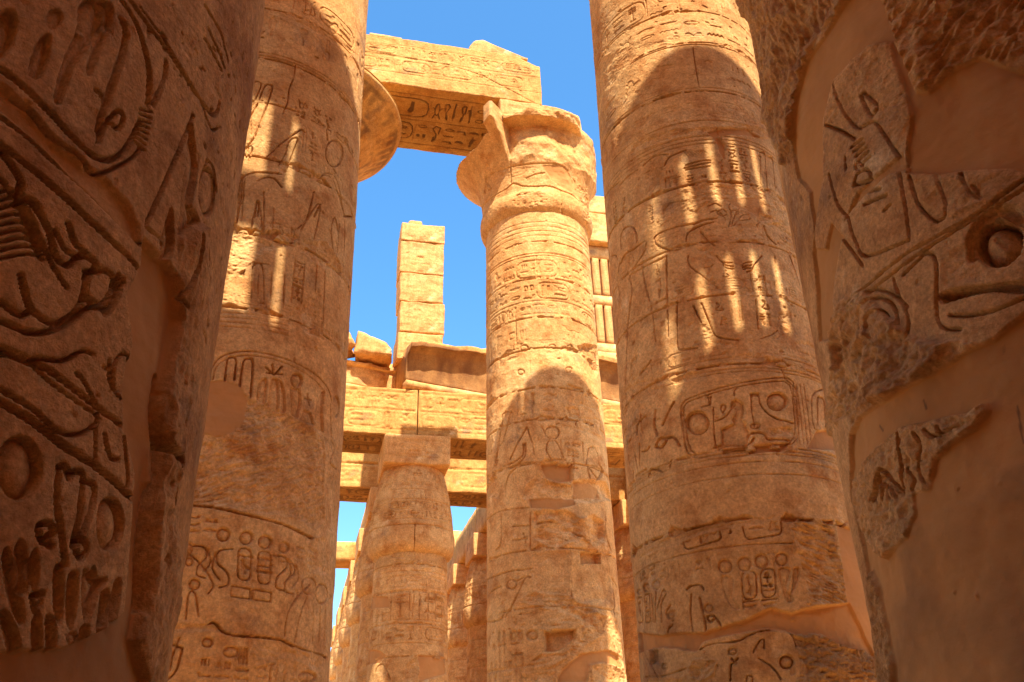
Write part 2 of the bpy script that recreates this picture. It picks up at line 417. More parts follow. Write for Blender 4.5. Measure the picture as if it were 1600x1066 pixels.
    def pxcol(s, p0, p1, w, d=.012, lines=False):
        """column of signs from photo point p0 (top) to p1 (bottom), w in metres"""
        q = s.P([p0, p1]); s.column_text(q[:, 0].mean() - w / 2, q[:, 0].mean() + w / 2, q[1, 1], q[0, 1], d, lines)
    def drums(s, zs, amt=.17):
        e = [-9.] + sorted(zs) + [99.]
        for a, b in zip(e[:-1], e[1:]):
            s.To[(s.b >= a) & (s.b < b)] += s.rng.uniform(-amt, amt)
    def chips(s, n, size=(.02, .08), d=.02):
        for _ in range(n):
            x = s.rng.uniform(s.a[0], s.a[-1]); z = s.rng.uniform(s.b[0], s.b[-1]); r = s.rng.uniform(*size)
            k = s.rng.uniform(.4, 1.4)
            p = np.array([(x + r * s.rng.uniform(.5, 1.2) * math.cos(t), z + k * r * s.rng.uniform(.5, 1.2) * math.sin(t)) for t in np.linspace(0, 6.283, 9)[:-1]])
            s._sunk(p, d * s.rng.uniform(.4, 1), r * .8, .6)
    def weather(s, amp=.006, pits=.012, streak=.004):
        a, b = s.a, s.b; streak *= .3
        s.H += amp * s.n1 * 1.4 + streak * grid_noise(a, b, .9, .035, s.seed + 77, 3)
        n = grid_noise(a, b, .035, .03, s.seed + 91, 2); g = sstep(-.1, .5, grid_noise(a, b, .9, .7, s.seed + 92, 3))
        s.H -= pits * sstep(.5, .85, n) * g * (1 - s.Pl)
        s.H += .35 * amp * s.n2 * (1 - s.Pl)
        s.To += .10 * grid_noise(a, b, .5, .35, s.seed + 95, 4)
    def surf(s):
        return np.stack([s.Pl, s.Pa, np.clip(s.To, 0, 1)], -1)

def spline(pts, closed=False, n=4):
    """Catmull-Rom through the points"""
    P = [np.array(p, float) for p in pts]; m = len(P); out = []
    for i in range(m if closed else m - 1):
        p1, p2 = P[i], P[(i + 1) % m]
        p0 = P[i - 1] if (closed or i > 0) else p1; p3 = P[(i + 2) % m] if (closed or i + 2 < m) else p2
        for k in range(n):
            t = k / n
            out.append(.5 * ((2 * p1) + (p2 - p0) * t + (2 * p0 - 5 * p1 + 4 * p2 - p3) * t * t + (3 * p1 - p0 - 3 * p2 + p3) * t ** 3))
    if not closed: out.append(P[-1])
    return [tuple(q) for q in out]

def pray(x, y):
    x = np.asarray(x, float); y = np.asarray(y, float)
    d = FW[None] * FPX + RT[None] * (x[:, None] - 800) - UP[None] * (y[:, None] - 533)
    return d / np.linalg.norm(d, axis=1)[:, None]

# ------------------------------------------------------------ round shafts
class Shaft:
    """a surface of revolution round (cx, cy); angle 0 faces the viewer, positive to the right"""
    def __init__(s, cx, cy, rf, rref):
        s.c = np.array([cx, cy]); s.rf = rf; s.rref = rref
        D = np.hypot(cx, cy); s.d = -s.c / D; s.r = np.array([-s.d[1], s.d[0]])
    def topx(s, x, y):
        d = pray(x, y); cx, cy = s.c; R = np.full(len(d), s.rref)
        for _ in range(8):
            a = d[:, 0] ** 2 + d[:, 1] ** 2; b = -(d[:, 0] * cx + d[:, 1] * cy); cc = cx * cx + cy * cy - R * R
            q = np.sqrt(np.maximum(b * b - a * cc, 0)); t = (-b - q) / a; z = 1.6 + t * d[:, 2]; R = s.rf(z)
        v = np.stack([t * d[:, 0] - cx, t * d[:, 1] - cy], 1)
        ph = np.arctan2(v @ s.r, v @ s.d)
        return np.stack([ph * s.rref, z], 1)
    def canvas(s, f0, f1, z0, z1, res, seed):
        a = np.arange(rad(f0) * s.rref, rad(f1) * s.rref + res, res); b = np.arange(z0, z1 + res, res)
        s.cv = Canvas(a, b, seed, s.topx); return s.cv
    def build(s, name, zlo, zhi, mat, parent, coarse=12, joints=(), rough=None):
        cv = s.cv; rng = np.random.RandomState(cv.seed)
        phd = cv.a / s.rref; gap = 2 * math.pi - (phd[-1] - phd[0])
        ns = max(6, int(gap / rad(6))); phs = phd[-1] + gap * np.arange(1, ns) / ns
        ph = np.concatenate([phd, phs])
        zb = [z for z in np.arange(zlo, cv.b[0], .12)]; zt = [z for z in np.arange(cv.b[-1] + .12, zhi, .12)] + [zhi]
        zb = [z for z in zb if z < cv.b[0] - .02]
        if cv.b[-1] >= zhi - .01: zt = []
        z = np.concatenate([zb, cv.b, zt]); nb = len(zb); nt = len(zt)
        H = np.zeros((len(z), len(ph)), np.float32); S = np.zeros((len(z), len(ph), 3), np.float32); S[..., 2] = .5
        H[nb:nb + len(cv.b), :len(cv.a)] = cv.H; S[nb:nb + len(cv.b), :len(cv.a)] = cv.surf()
        # the far side and hidden ends keep joints and weathering
        far = .012 * grid_noise(ph * s.rref, z, .4, .3, cv.seed + 7, 3)
        for zj in joints: far -= .03 * (np.abs(z[:, None] - zj) < .05)
        msk = np.ones_like(H); msk[nb:nb + len(cv.b), :len(cv.a)] = 0
        H += far * msk
        r = s.rf(z)[:, None] + H
        if rough is not None: r = rough(ph[None], z[:, None], r)
        x = r * (np.cos(ph) * s.d[0] + np.sin(ph) * s.r[0]); y = r * (np.cos(ph) * s.d[1] + np.sin(ph) * s.r[1])
        co = np.stack([x, y, np.broadcast_to(z[:, None], x.shape)], -1).reshape(-1, 3)
        n = len(ph); k = np.arange(len(z) - 1)[:, None] * n; i = np.arange(n)[None]; j = (i + 1) % n
        q = np.stack([k + i, k + j, k + n + j, k + n + i], -1).reshape(-1, 4)
        co = np.concatenate([co, [[0, 0, z[0]], [0, 0, z[-1]]]]); nv = len(co)
        surf = np.concatenate([S.reshape(-1, 3), [[0, 0, .5]] * 2])
        lo = np.stack([i[0] * 0 + nv - 2, (i[0] + 1) % n, i[0]], -1)
        up = np.stack([i[0] * 0 + nv - 1, (len(z) - 1) * n + i[0], (len(z) - 1) * n + (i[0] + 1) % n], -1)
        me = np_mesh(name, co, q, surf, np.concatenate([lo, up]))
        return link_mesh(name, me, mat, parent)

def lathe(name, prof, mat, parent, nseg=96, f=None, seed=1, amp=.01):
    """closed solid of revolution from (r, z) profile points; f(phi, z, r) may reshape it"""
    pr = np.array(prof); ph = np.arange(nseg) * 2 * math.pi / nseg
    r = np.repeat(pr[:, :1], nseg, 1); z = np.repeat(pr[:, 1:], nseg, 1); P = np.repeat(ph[None], len(pr), 0)
    if f is not None: r, z = f(P, z, r)
    co = np.stack([r * np.cos(P), r * np.sin(P), z], -1).reshape(-1, 3)
    n3 = vn3(co + seed * 3.1, .5, seed, 4)[:, None]; co = co + np.concatenate([co[:, :2], co[:, 2:] * 0], 1) / (np.linalg.norm(co[:, :2], axis=1)[:, None] + 1e-6) * n3 * amp
    n = nseg; k = np.arange(len(pr) - 1)[:, None] * n; i = np.arange(n)[None]; j = (i + 1) % n
    q = np.stack([k + i, k + j, k + n + j, k + n + i], -1).reshape(-1, 4)
    nv = len(co); co = np.concatenate([co, [[0, 0, pr[0, 1]], [0, 0, pr[-1, 1]]]]); i = i[0]; b = (len(pr) - 1) * n
    tr = np.concatenate([np.stack([i * 0 + nv, (i + 1) % n, i], -1), np.stack([i * 0 + nv + 1, b + i, b + (i + 1) % n], -1)])
    s = np.zeros((len(co), 3)); s[:, 2] = .5 + .12 * vn3(co + seed, .9, seed + 3, 3)
    return link_mesh(name, np_mesh(name, co, q, s, tr), mat, parent)

# ------------------------------------------------------------ squared blocks
def block(name, size, mat, parent=None, loc=None, rz=YAW, res=.12, rnd=.05, amp=.02, seed=1, faces=None, deform=None,
          joints=(), fres=None, tone=.5):
    """weathered ashlar, local box 0..sx (along), 0..sy (depth, front at 0), 0..sz.
    faces: {'front'|'soffit'|'left'|'right': function(canvas)} draws the relief"""
    sx, sy, sz = size; faces = faces or {}
    if tone == .5: tone = .5 + .09 * math.sin(seed * 12.9)
    V = []; S = []; Q = []; base = 0
    def lin(L, r): n = max(2, int(round(L / r)) + 1); return np.linspace(0, L, n)
    fr = fres or res
    X = lin(sx, fr if ('front' in faces or 'soffit' in faces) else res)
    Y = lin(sy, fr if ('soffit' in faces or 'left' in faces or 'right' in faces) else res)
    Z = lin(sz, fr if ('front' in faces or 'left' in faces or 'right' in faces) else res)
    spec = [('front', X, Z, lambda a, b: (a, a * 0, b), (0, -1, 0), 0), ('back', X, Z, lambda a, b: (a, a * 0 + sy, b), (0, 1, 0), 1),
            ('left', Y, Z, lambda a, b: (a * 0, a, b), (-1, 0, 0), 1), ('right', Y, Z, lambda a, b: (a * 0 + sx, a, b), (1, 0, 0), 0),
            ('soffit', X, Y, lambda a, b: (a, b, a * 0), (0, 0, -1), 1), ('top', X, Y, lambda a, b: (a, b, a * 0 + sz), (0, 0, 1), 0)]
    D = []
    for nm, a, b, fn, nrm, flip in spec:
        A, B = np.meshgrid(a, b); x, y, z = fn(A, B); P = np.stack([x, y, z], -1).reshape(-1, 3).astype(float)
        d = np.zeros((len(P), 3)); s = np.zeros((len(P), 3)); s[:, 2] = tone
        if nm in faces:
            cv = Canvas(a, b, seed + len(nm)); faces[nm](cv)
            fe = np.minimum(np.minimum(A - a[0], a[-1] - A), np.minimum(B - b[0], b[-1] - B)); fe = np.clip(fe / .03, 0, 1)
            d = (cv.H * fe).reshape(-1, 1) * np.array(nrm)[None]; s = cv.surf().reshape(-1, 3); s[:, 2] += tone - .5
        n = len(a); i, j = np.meshgrid(np.arange(n - 1), np.arange(len(b) - 1)); k = (j * n + i).ravel() + base
        q = np.stack([k, k + 1, k + n + 1, k + n], -1)
        if flip: q = q[:, ::-1]
        V.append(P); D.append(d); S.append(s); Q.append(q); base += len(P)
    P = np.concatenate(V); D = np.concatenate(D); S = np.concatenate(S); Q = np.concatenate(Q)
    key = np.round(P * 2000).astype(np.int64); key = key[:, 0] * 10 ** 10 + key[:, 1] * 10 ** 5 + key[:, 2]
    _, first, inv = np.unique(key, return_index=True, return_inverse=True)
    Du = np.zeros((len(first), 3)); np.add.at(Du, inv, D); P = P[first]; S = S[first]; Q = inv[Q]
    off = np.array([seed * 7.3, seed * 3.7, seed * 1.9])
    nn = vn3(P + off, .55, seed % 50, 4)
    r = rnd * np.clip(1 + 1.3 * nn, .15, 3)[:, None]; r = np.minimum(r, np.array(size)[None] * .3)
    C = np.clip(P, r, np.array(size)[None] - r); v = P - C; L = np.linalg.norm(v, axis=1, keepdims=True)
    P2 = np.where(L > 1e-6, C + v / np.maximum(L, 1e-6) * np.minimum(L, r.max(1, keepdims=True)), P)
    P2 = P2 + Du
    n3 = np.stack([vn3(P + off + 11 * i, .7, seed % 50 + i, 4) for i in range(3)], 1)
    P2 = P2 + amp * n3
    if deform is not None: P2 = deform(P2)
    cen = np.array([sx / 2, sy / 2, 0]) if loc is None and False else np.zeros(3)
    return link_mesh(name, np_mesh(name, P2 - cen, Q, S), mat, parent, loc, rz)

# ------------------------------------------------------------ the hall: u along the rows, v away across the nave, origin under the open-capital column
C0 = np.array([.865, 23.6])
def W(u, v, z=0.):
    return (C0[0] + u * UX - v * NX, C0[1] + u * UY - v * NY, z)
def blk(name, u0, u1, v0, v1, z0, z1, seed, mat=None, parent=None, **k):
    if parent is None:
        return block(name, (u1 - u0, v1 - v0, z1 - z0), mat or MS, None, W(u0, v0, z0), seed=seed, **k)
    o = block(name, (u1 - u0, v1 - v0, z1 - z0), mat or MS, parent, None, 0, seed=seed, **k)
    p = Vector(W(u0, v0, z0)) - parent.location
    if abs(parent.rotation_euler.z) > 1e-6:
        o.location = Matrix.Rotation(-parent.rotation_euler.z, 3, 'Z') @ p
    else:
        o.location = p; o.rotation_euler = (0, 0, YAW)
    return o

# ground: one sheet to the horizon
gx = np.concatenate([-np.geomspace(1500, 60, 14), np.linspace(-50, 50, 60), np.geomspace(60, 1500, 14)])
GX, GY = np.meshgrid(gx, gx + 15); co = np.stack([GX, GY, 0 * GX], -1).reshape(-1, 3); co[:, 2] = .04 * vn3(co, 3., 5, 3) - .03
n = len(gx); i, j = np.meshgrid(np.arange(n - 1), np.arange(n - 1)); k = (j * n + i).ravel()
g = link_mesh('ground', np_mesh('ground', co, np.stack([k, k + 1, k + n + 1, k + n], -1)), MG); tag(g, kind='structure')

# ------------------------------------------------------------ nave columns with open papyrus capitals
def nave_rf(R0, tp):
    return lambda z: R0 * (1 - tp * np.asarray(z) / 20.)
BELL = [(1.50, 17.55), (1.60, 17.62), (1.71, 17.78), (1.76, 18.0), (1.75, 18.2), (1.70, 18.36), (1.69, 18.5), (1.70, 18.8), (1.74, 19.1), (1.84, 19.4),
        (2.02, 19.7), (2.25, 20.0), (2.52, 20.3), (2.82, 20.56), (3.1, 20.78), (3.32, 20.95), (3.38, 21.06), (3.34, 21.14), (3.2, 21.16), (1.2, 21.14)]
def fine_prof(P, n=4):
    q = spline(P, False, n); return [(float(a), float(b)) for a, b in q]
def nave_column(u, v, label, seed, shaft_fn, rf, group, bell_f=None, dense=None, res=.02, top=22.04, mat=None, abacus=True, scale_rim=1.):
    x, y, _ = W(u, v); e = empty('papyrus_column', (x, y, 0)); tag(e, label, 'column', group)
    sh = Shaft(x, y, rf, 1.7)
    f0, f1, z0, z1 = dense
    cv = sh.canvas(f0, f1, z0, z1, res, seed)
    jo = shaft_fn(cv) if shaft_fn else []
    sh.build('shaft', .5, 17.6, mat or MS, e, joints=jo or [])
    lathe('base', [(2.35, 0), (2.42, .1), (2.42, .34), (2.3, .46), (2.2, .5)], MS, e, 72, seed=seed, amp=.05)
    if bell_f is None:
        cp = lathe('capital', [(1.2, 17.5)] + fine_prof(BELL), MP, e, 160, seed=seed, amp=.03, f=(lambda P, z, r: (np.minimum(r, scale_rim + 1.5 * (1 - sstep(-.5, .1, np.cos(P - YAW)))), z)) if scale_rim != 1. else None)
    else:
        zs = np.array([p[1] for p in fine_prof(BELL)][:-6]); rs = np.array([p[0] for p in fine_prof(BELL)][:-6])
        s2 = Shaft(x, y, lambda q: np.interp(q, zs, rs), 1.7); c2 = s2.canvas(-100, 100, 17.55, 21.12, .02, seed + 1); FEAT['capital'](c2)
        cp = s2.build('capital', 17.55, 21.12, MS, e, rough=bell_f)
    if abacus:
        def brk(P):
            if bell_f is None: return P
            P = P.copy(); t = np.clip((P[:, 0] - 1.55) / 1.3, 0, 1); n = vn3(P, .5, 3, 4)
            P[:, 2] -= (P[:, 2] / .95) * t ** 2 * (.42 + .15 * n); P[:, 0] -= .16 * sstep(.4, 1, t) * (P[:, 2] / .95) ** 2 * (1 + n); return P
        def abf(cv):
            cv.row(.4, 1.5, .25, .65, .015, True, 1.); cv._line(np.array([(1.35, .95), (1.42, .6), (1.6, .35), (1.62, .1)]), .012, .03); cv.chips(14, (.02, .06), .03); cv.weather(.015, .014, .02)
        blk('abacus', u - 1.4, u + 1.3, v - 1.32, v + 1.32, 21.12, top, seed + 3, parent=e, res=.1, fres=.03 if bell_f else None, rnd=.06, amp=.03, deform=brk, faces=dict(front=abf) if bell_f else {})
    return e, sh, cp

def paint_bell(cp, bands=True, amt=.75):
    """faded painted stems and cartouches on the underside of the open bell"""
    me = cp.data; n = len(me.vertices); co = np.zeros(n * 3); me.vertices.foreach_get('co', co); co = co.reshape(-1, 3)
    ph = np.arctan2(co[:, 1], co[:, 0]); r = np.hypot(co[:, 0], co[:, 1]); z = co[:, 2]
    p = np.zeros(n); k = 28
    st = np.abs(((ph / (2 * math.pi) * k) % 1) - .5) * 2
    p = np.maximum(p, .7 * sstep(.55, .75, st) * (z > 18.5) * (z < 20.3))
    p = np.maximum(p, .55 * sstep(.3, .4, np.abs(((ph / (2 * math.pi) * k * 2) % 1) - .5) * 2) * (z > 20.4) * (z < 20.8))
    for zz in (20.33, 20.84, 19.5): p = np.maximum(p, .6 * (np.abs(z - zz) < .035))
    nz = vn3(co + 4, .45, 8, 4); p *= sstep(-.35, .25, nz) * amt
    c = np.zeros(n * 4, np.float32); me.color_attributes['surf'].data.foreach_get('color', c); c = c.reshape(-1, 4); c[:, 1] = p
    me.color_attributes['surf'].data.foreach_set('color', c.ravel())

def broken_bell(ph, z, r):
    """bell of the middle column: low rim left standing on the left, one tall shard in front, the rest broken away"""
    a = np.degrees((ph + math.pi) % (2 * math.pi) - math.pi) + 0 * z; z = z + 0 * a; ph = ph + 0 * z
    zt = np.interp(a, [-180, -120, -60, -48, -42, -38.5, -36], [20.9, 20.5, 20.15, 20.15, 20.2, 20.25, 20.3])    # height of the broken edge
    rm = np.interp(a, [-36, -33, -26.5, -25, -23.6, 0, 30, 60, 80, 110, 150, 180], [9, 2.72, 2.85, 2.8, 1.86, 1.83, 1.85, 1.92, 1.95, 2.1, 2.6, 9])
    co = np.stack([np.cos(ph) * 2, np.sin(ph) * 2, z], -1).reshape(-1, 3)
    nz = vn3(co, .45, 3, 5).reshape(a.shape); nz2 = vn3(co, 1.1, 9, 4).reshape(a.shape)
    front = sstep(-24.5, -23, a) * (1 - sstep(120, 150, a))
    lip = sstep(20.72, 20.76, z + .05 * nz2) * (1 - sstep(21.0, 21.08, z)) * front * (1 - sstep(35, 60, a))
    rm = rm + front * (.10 * nz + .14 * nz2 * sstep(18.9, 19.6, z)) + lip * (.42 + .12 * nz)
    out = np.minimum(r, rm)
    left = (a < -33)
    cut = sstep(0, .05, z - zt - .07 * nz) * left
    out = out * (1 - cut) + np.minimum(out, 1.75 + .1 * nz) * cut
    return out

def joints_px(cv, sh, xc, ys, **k):
    out = []
    for y in ys:
        z = cv.topx(np.array([float(xc)]), np.array([float(y)]))[0, 1]; out.append(z); cv.joint(z, **k)
    return out

FEAT = {}

# ------------------------------------------------------------ carving, wear and repairs of each surface (points read in the photograph, laid on the round shaft)
def zat(cv, x, y):
    return float(cv.topx(np.array([float(x)]), np.array([float(y)]))[0, 1])
def sat(cv, x, y):
    return float(cv.topx(np.array([float(x)]), np.array([float(y)]))[0, 0])
def rings(cv, xc, ys, w=.008, d=.012):
    for y in ys:
        z = zat(cv, xc, y); n = 24; a = np.linspace(cv.a[0], cv.a[-1], n)
        cv._line(np.stack([a, z + .004 * np.array([cv.rng.uniform(-1, 1) for _ in a])], 1), w, d)
def joints(cv, xc, ys, **k):
    out = []
    for y in ys:
        z = zat(cv, xc, y); out.append(z); k2 = dict(k); k2['w'] = k.get('w', .012) * 1.35; k2['d'] = k.get('d', .03) * 1.5; cv.joint(z, **k2)
        for _ in range(16):                                   # spalled arrises along the bed
            a = cv.rng.uniform(cv.a[0], cv.a[-1]); r = cv.rng.uniform(.03, .12)
            v = cv.v; cv.v = None
            cv.rough([(a - r, z - .02), (a + r, z - .02), (a + r * .7, z + r * .5), (a - r * .4, z + r * .6)], .03, .03, .02, soft=.008, cell=(.08, .05)); cv.v = v
    return out
def bandtext(cv, xc, y0, y1, a0=None, a1=None, d=.014, asp=.72, cart=.12, lines=False):
    """row of signs round the shaft between photo heights y0 (foot) and y1 (top)"""
    z0, z1 = zat(cv, xc, y0), zat(cv, xc, y1)
    cv.row(cv.a[0] if a0 is None else a0, cv.a[-1] if a1 is None else a1, z0, z1, d, lines, asp, cart=cart)
def uraeus(cv, x, y, h, d, flip=1):
    cv.line([(x, y), (x + flip * .25 * h, y + .1 * h), (x + flip * .2 * h, y + .4 * h), (x - flip * .05 * h, y + .65 * h), (x, y + .95 * h), (x + flip * .35 * h, y + h)], .012, d)
    cv.line([(x + flip * .02 * h, y + .2 * h), (x - flip * .18 * h, y + .5 * h), (x - flip * .1 * h, y + .9 * h)], .01, d * .8)

def carve_B(cv):
    XC = 1090; cv.wear = 1.4
    jj = []
    # generic bands first
    bandtext(cv, 1075, 62, 28, d=.014, asp=.8); bandtext(cv, 1075, 16, -18, d=.014)
    bandtext(cv, 1080, 128, 92, d=.010, asp=1.3, cart=.3)
    bandtext(cv, 1085, 186, 158, d=.006, asp=1.2)
    rings(cv, 1095, [213, 219, 225]); rings(cv, 1080, [70, 138, 190])
    rings(cv, 1130, [578, 583], .007, .01); rings(cv, 1120, [712, 717, 728, 748], .007, .009)
    rings(cv, 1130, [856], .008, .012); rings(cv, 1130, [560], .006, .008)
    cv.wear = .8; bandtext(cv, 1110, 372, 352, d=.012); bandtext(cv, 1120, 455, 436, d=.012, asp=.9); bandtext(cv, 1120, 560, 538, d=.012, asp=1.1); bandtext(cv, 1130, 640, 606, -2.4, -1.2, d=.02); cv.wear = 1.4
    # figures of the offering scene
    cv.view(920, 180, 4.2105)
    for p in ([(490, 670), (500, 610), (550, 575), (640, 568)], [(360, 330), (420, 280), (470, 262), (520, 258)], [(205, 460), (260, 400), (320, 360)],
              [(100, 560), (135, 500), (200, 440)], [(500, 330), (520, 290), (560, 262), (640, 230)], [(640, 330), (740, 300), (800, 298)],
              [(630, 350), (800, 312)], [(640, 362), (800, 335)], [(440, 850), (430, 810), (470, 775), (580, 735), (690, 715)],
              [(440, 850), (500, 878), (600, 885), (660, 850)], [(690, 718), (760, 690), (840, 680)], [(640, 830), (650, 780), (700, 745), (760, 720), (820, 705)],
              [(740, 770), (780, 820), (830, 860)], [(1105, 815), (1108, 720), (1150, 703), (1200, 705), (1270, 745), (1340, 800)],
              [(1150, 730), (1180, 800), (1230, 850)], [(1340, 800), (1375, 880), (1412, 935)], [(215, 880), (210, 800), (240, 740), (285, 735), (312, 780), (318, 830)],
              [(210, 975), (240, 915), (300, 880), (350, 840), (378, 830), (370, 870)], [(300, 1000), (340, 940), (375, 880)],
              [(150, 930), (175, 920), (190, 950)], [(1125, 245), (1150, 243), (1160, 270)], [(1180, 275), (1205, 285), (1212, 320)]):
        cv.line(p, .017, .032)
    for p in ([(1128, 260), (1132, 470)], [(1160, 270), (1172, 475)], [(1212, 320), (1225, 490)], [(1250, 330), (1275, 510)]): cv.line(p, .009, .014, smooth=False)
    cv.disc(238, 622, 16, 20, .03)
    cv.sunk([(655, 625), (740, 650), (790, 640), (780, 600), (740, 590)], .01)
    # bouquet
    for p in ([(900, 780), (925, 720), (940, 650), (920, 600), (945, 570)], [(930, 760), (980, 700), (1050, 690), (1060, 680)], [(925, 780), (950, 690), (970, 640), (1000, 605), (1050, 610), (1060, 640)],
              [(915, 780), (930, 740), (975, 735), (1020, 730)], [(930, 650), (950, 625), (990, 640), (960, 660)], [(845, 640), (880, 620), (905, 640)], [(850, 650), (880, 665), (905, 655)],
              [(790, 600), (830, 582), (870, 600)], [(800, 640), (850, 630), (905, 690)], [(940, 790), (980, 765), (1000, 790)], [(985, 690), (1010, 660), (1050, 655)]):
        cv.line(p, .009, .018)
    cv.disc(995, 735, 16, 15, .02)
    cv.pxtext((500, 480), (590, 450), .34, .02); cv.pxtext((500, 440), (600, 400), .001)
    q = [(560, 470, 40), (655, 455, 44), (760, 440, 44)]
    cv.pxtext((560, 480), (635, 460), .2, .018, asp=.7); cv.pxtext((500, 482), (560, 470), .22, .022); cv.pxtext((650, 455), (720, 445), .2, .02); cv.pxtext((745, 445), (810, 438), .18, .02)
    cv.pxcol((880, 290), (880, 440), .13, .02); cv.pxcol((945, 200), (950, 385), .17, .024, False); cv.pxcol((1015, 215), (1040, 440), .15, .016)
    cv.pxcol((170, 560), (180, 740), .16, .025); cv.pxcol((230, 545), (240, 600), .15, .02); cv.pxcol((1265, 370), (1300, 540), .14, .014); cv.pxcol((405, 590), (415, 720), .10, .014)
    for i in range(9): cv.line([(420 + 9 * i, 360 - 3 * i), (400 + 8 * i, 500 - 5 * i)], .006, .008, smooth=False)
    for i in range(8): cv.line([(620 + 18 * i, 240 - i), (650 + 18 * i, 270 - 3 * i)], .006, .008, smooth=False)
    cv.view(920, 400, 4.2105)
    for p in ([(655, 0), (660, 60), (760, 140), (870, 225)], [(840, 0), (880, 40), (940, 45)], [(1140, 0), (1090, 60), (1075, 95), (1040, 105)], [(1010, 60), (1030, 45), (1075, 40)], [(1010, 75), (1035, 62), (1070, 60)], [(1018, 90), (1040, 78), (1066, 80)],
              [(510, 0), (515, 250), (520, 530)], [(240, 860), (250, 600), (262, 400), (285, 230), (265, 130)], [(265, 130), (370, 70), (495, 10)], [(880, 40), (900, 60), (950, 70)], [(885, 60), (910, 80), (950, 85)],
              [(690, 330), (740, 440), (800, 510)], [(740, 310), (790, 430), (830, 520), (900, 545), (985, 555)], [(1130, 545), (1200, 520), (1260, 480)],
              [(580, 300), (580, 450), (585, 600), (620, 615), (715, 605)], [(1320, 0), (1360, 100), (1400, 220), (1450, 330)], [(1225, 0), (1235, 150), (1240, 270)],
              [(410, 330), (425, 430), (440, 560)], [(330, 790), (370, 740), (410, 690)], [(200, 50), (190, 160), (205, 260)], [(205, 50), (240, 0)], [(1100, 290), (1115, 480)], [(350, 60), (370, 180), (400, 300)]):
        cv.line(p, .015, .028)
    cv.pxcol((465, 150), (470, 330), .18, .02); cv.pxcol((450, 60), (452, 120), .1, .014)
    cv.pxcol((850, 300), (860, 400), .19, .024); cv.pxcol((885, 400), (890, 470), .16, .024); cv.pxcol((1155, 290), (1160, 370), .19, .024); cv.pxcol((1140, 380), (1145, 440), .09, .02); cv.pxcol((1185, 380), (1190, 470), .09, .02)
    cv.pxcol((1120, 130), (1120, 260), .20, .024, True); cv.pxcol((905, 90), (905, 150), .16, .015); cv.pxcol((600, 200), (600, 270), .12, .012); cv.pxcol((1385, 60), (1430, 320), .13, .014); cv.pxcol((790, 60), (795, 110), .15, .012)
    for x in (935, 955, 985, 1005): cv.line([(x, 300), (x + 8, 430)], .006, .01, smooth=False)
    cv.rough([(320, 400), (400, 385), (415, 460), (340, 480)], .03, .01, .02, tone=.38); cv.rough([(430, 400), (485, 388), (480, 420), (425, 425)], .03, .01, .02, tone=.38)
    cv.rough([(1250, 370), (1330, 370), (1310, 500), (1250, 560), (1130, 570), (1240, 520)], .045, .04, .03, cell=(.12, .08))
    cv.rough([(730, 440), (790, 440), (830, 540), (960, 590), (770, 600)], .04, .03, .03)
    cv.rough([(1340, 560), (1450, 560), (1500, 620), (1380, 600)], .04, .03, .02)
    cv.rough([(240, 880), (500, 780), (560, 830), (300, 960), (240, 990)], .035, .025, .04)
    cv.rough([(540, 820), (620, 780), (760, 760), (700, 810), (570, 845)], .05, .03, .02); cv.rough([(900, 690), (1000, 640), (1260, 650), (1290, 710), (1000, 700)], .02, .02, .03)
    cv.rough([(280, 700), (310, 560), (330, 600), (310, 780), (260, 860)], .03, .03, .02)
    # big cartouche band
    cv.view(960, 580, 4.2105)
    cv.rrect([(425, 190), (1185, 20), (1220, 490), (480, 580)], .011, .02, .24); cv.rrect([(440, 205), (1160, 45), (1200, 480), (500, 560)], .010, .022, .24)
    cv.disc(546, 340, 78, 80, .07); cv.disc(1072, 200, 70, 62, .06)
    cv.sunk([(770, 200), (800, 180), (850, 210), (862, 260), (845, 320), (870, 345), (900, 410), (890, 440), (880, 490), (780, 490), (680, 515), (650, 505), (705, 480), (700, 380), (790, 345), (770, 320), (790, 290), (800, 250), (760, 240)], .045, .05, .45, smooth=False)
    for p in ([(665, 330), (730, 300), (770, 250), (795, 215)], [(720, 280), (700, 250), (710, 222), (735, 235), (715, 270)], [(790, 160), (790, 125), (808, 115)], [(575, 235), (630, 222)], [(615, 172), (625, 215)], [(635, 170), (632, 215)], [(650, 240), (655, 400), (668, 510)],
              [(900, 150), (905, 260), (925, 365)], [(952, 150), (960, 215), (1000, 270), (1060, 310), (1130, 330), (1180, 345)]):
        cv.line(p, .014, .032)
    cv.sunk([(890, 145), (952, 142), (954, 165), (900, 170)], .04, smooth=False); cv.disc(928, 362, 34, 20, .04)
    cv.line([(880, 440), (890, 415), (940, 405), (985, 415), (1010, 450), (1060, 450), (1150, 455)], .02, .03); cv.line([(780, 492), (860, 490), (900, 470), (920, 440)], .018, .03)
    cv.plaster([(890, 540), (920, 490), (1160, 470), (1180, 500), (1100, 530)], .06, .01)
    cv.rough([(990, 380), (1170, 370), (1190, 440), (1040, 430)], .03, .03, .02)
    for p in ([(270, 255), (262, 350), (280, 420)], [(320, 350), (350, 280), (390, 205)], [(270, 500), (300, 445), (345, 450), (310, 500), (270, 500)], [(345, 440), (390, 435), (430, 490)]):
        cv.line(p, .026, .045)
    for p in ([(150, 420), (155, 350), (200, 300), (210, 300)], [(150, 640), (135, 560)], [(165, 620), (165, 480)], [(95, 470), (105, 450)], [(140, 690), (210, 645)], [(225, 695), (240, 650), (280, 645), (310, 660)], [(365, 635), (375, 590), (420, 580), (490, 570)], [(85, 810), (115, 770), (125, 660)], [(180, 530), (215, 520), (230, 500)], [(95, 560), (100, 610)]):
        cv.line(p, .02, .04)
    cv.rrect([(1290, 130), (1470, 110), (1500, 360), (1310, 420)], .012, .02, .45)
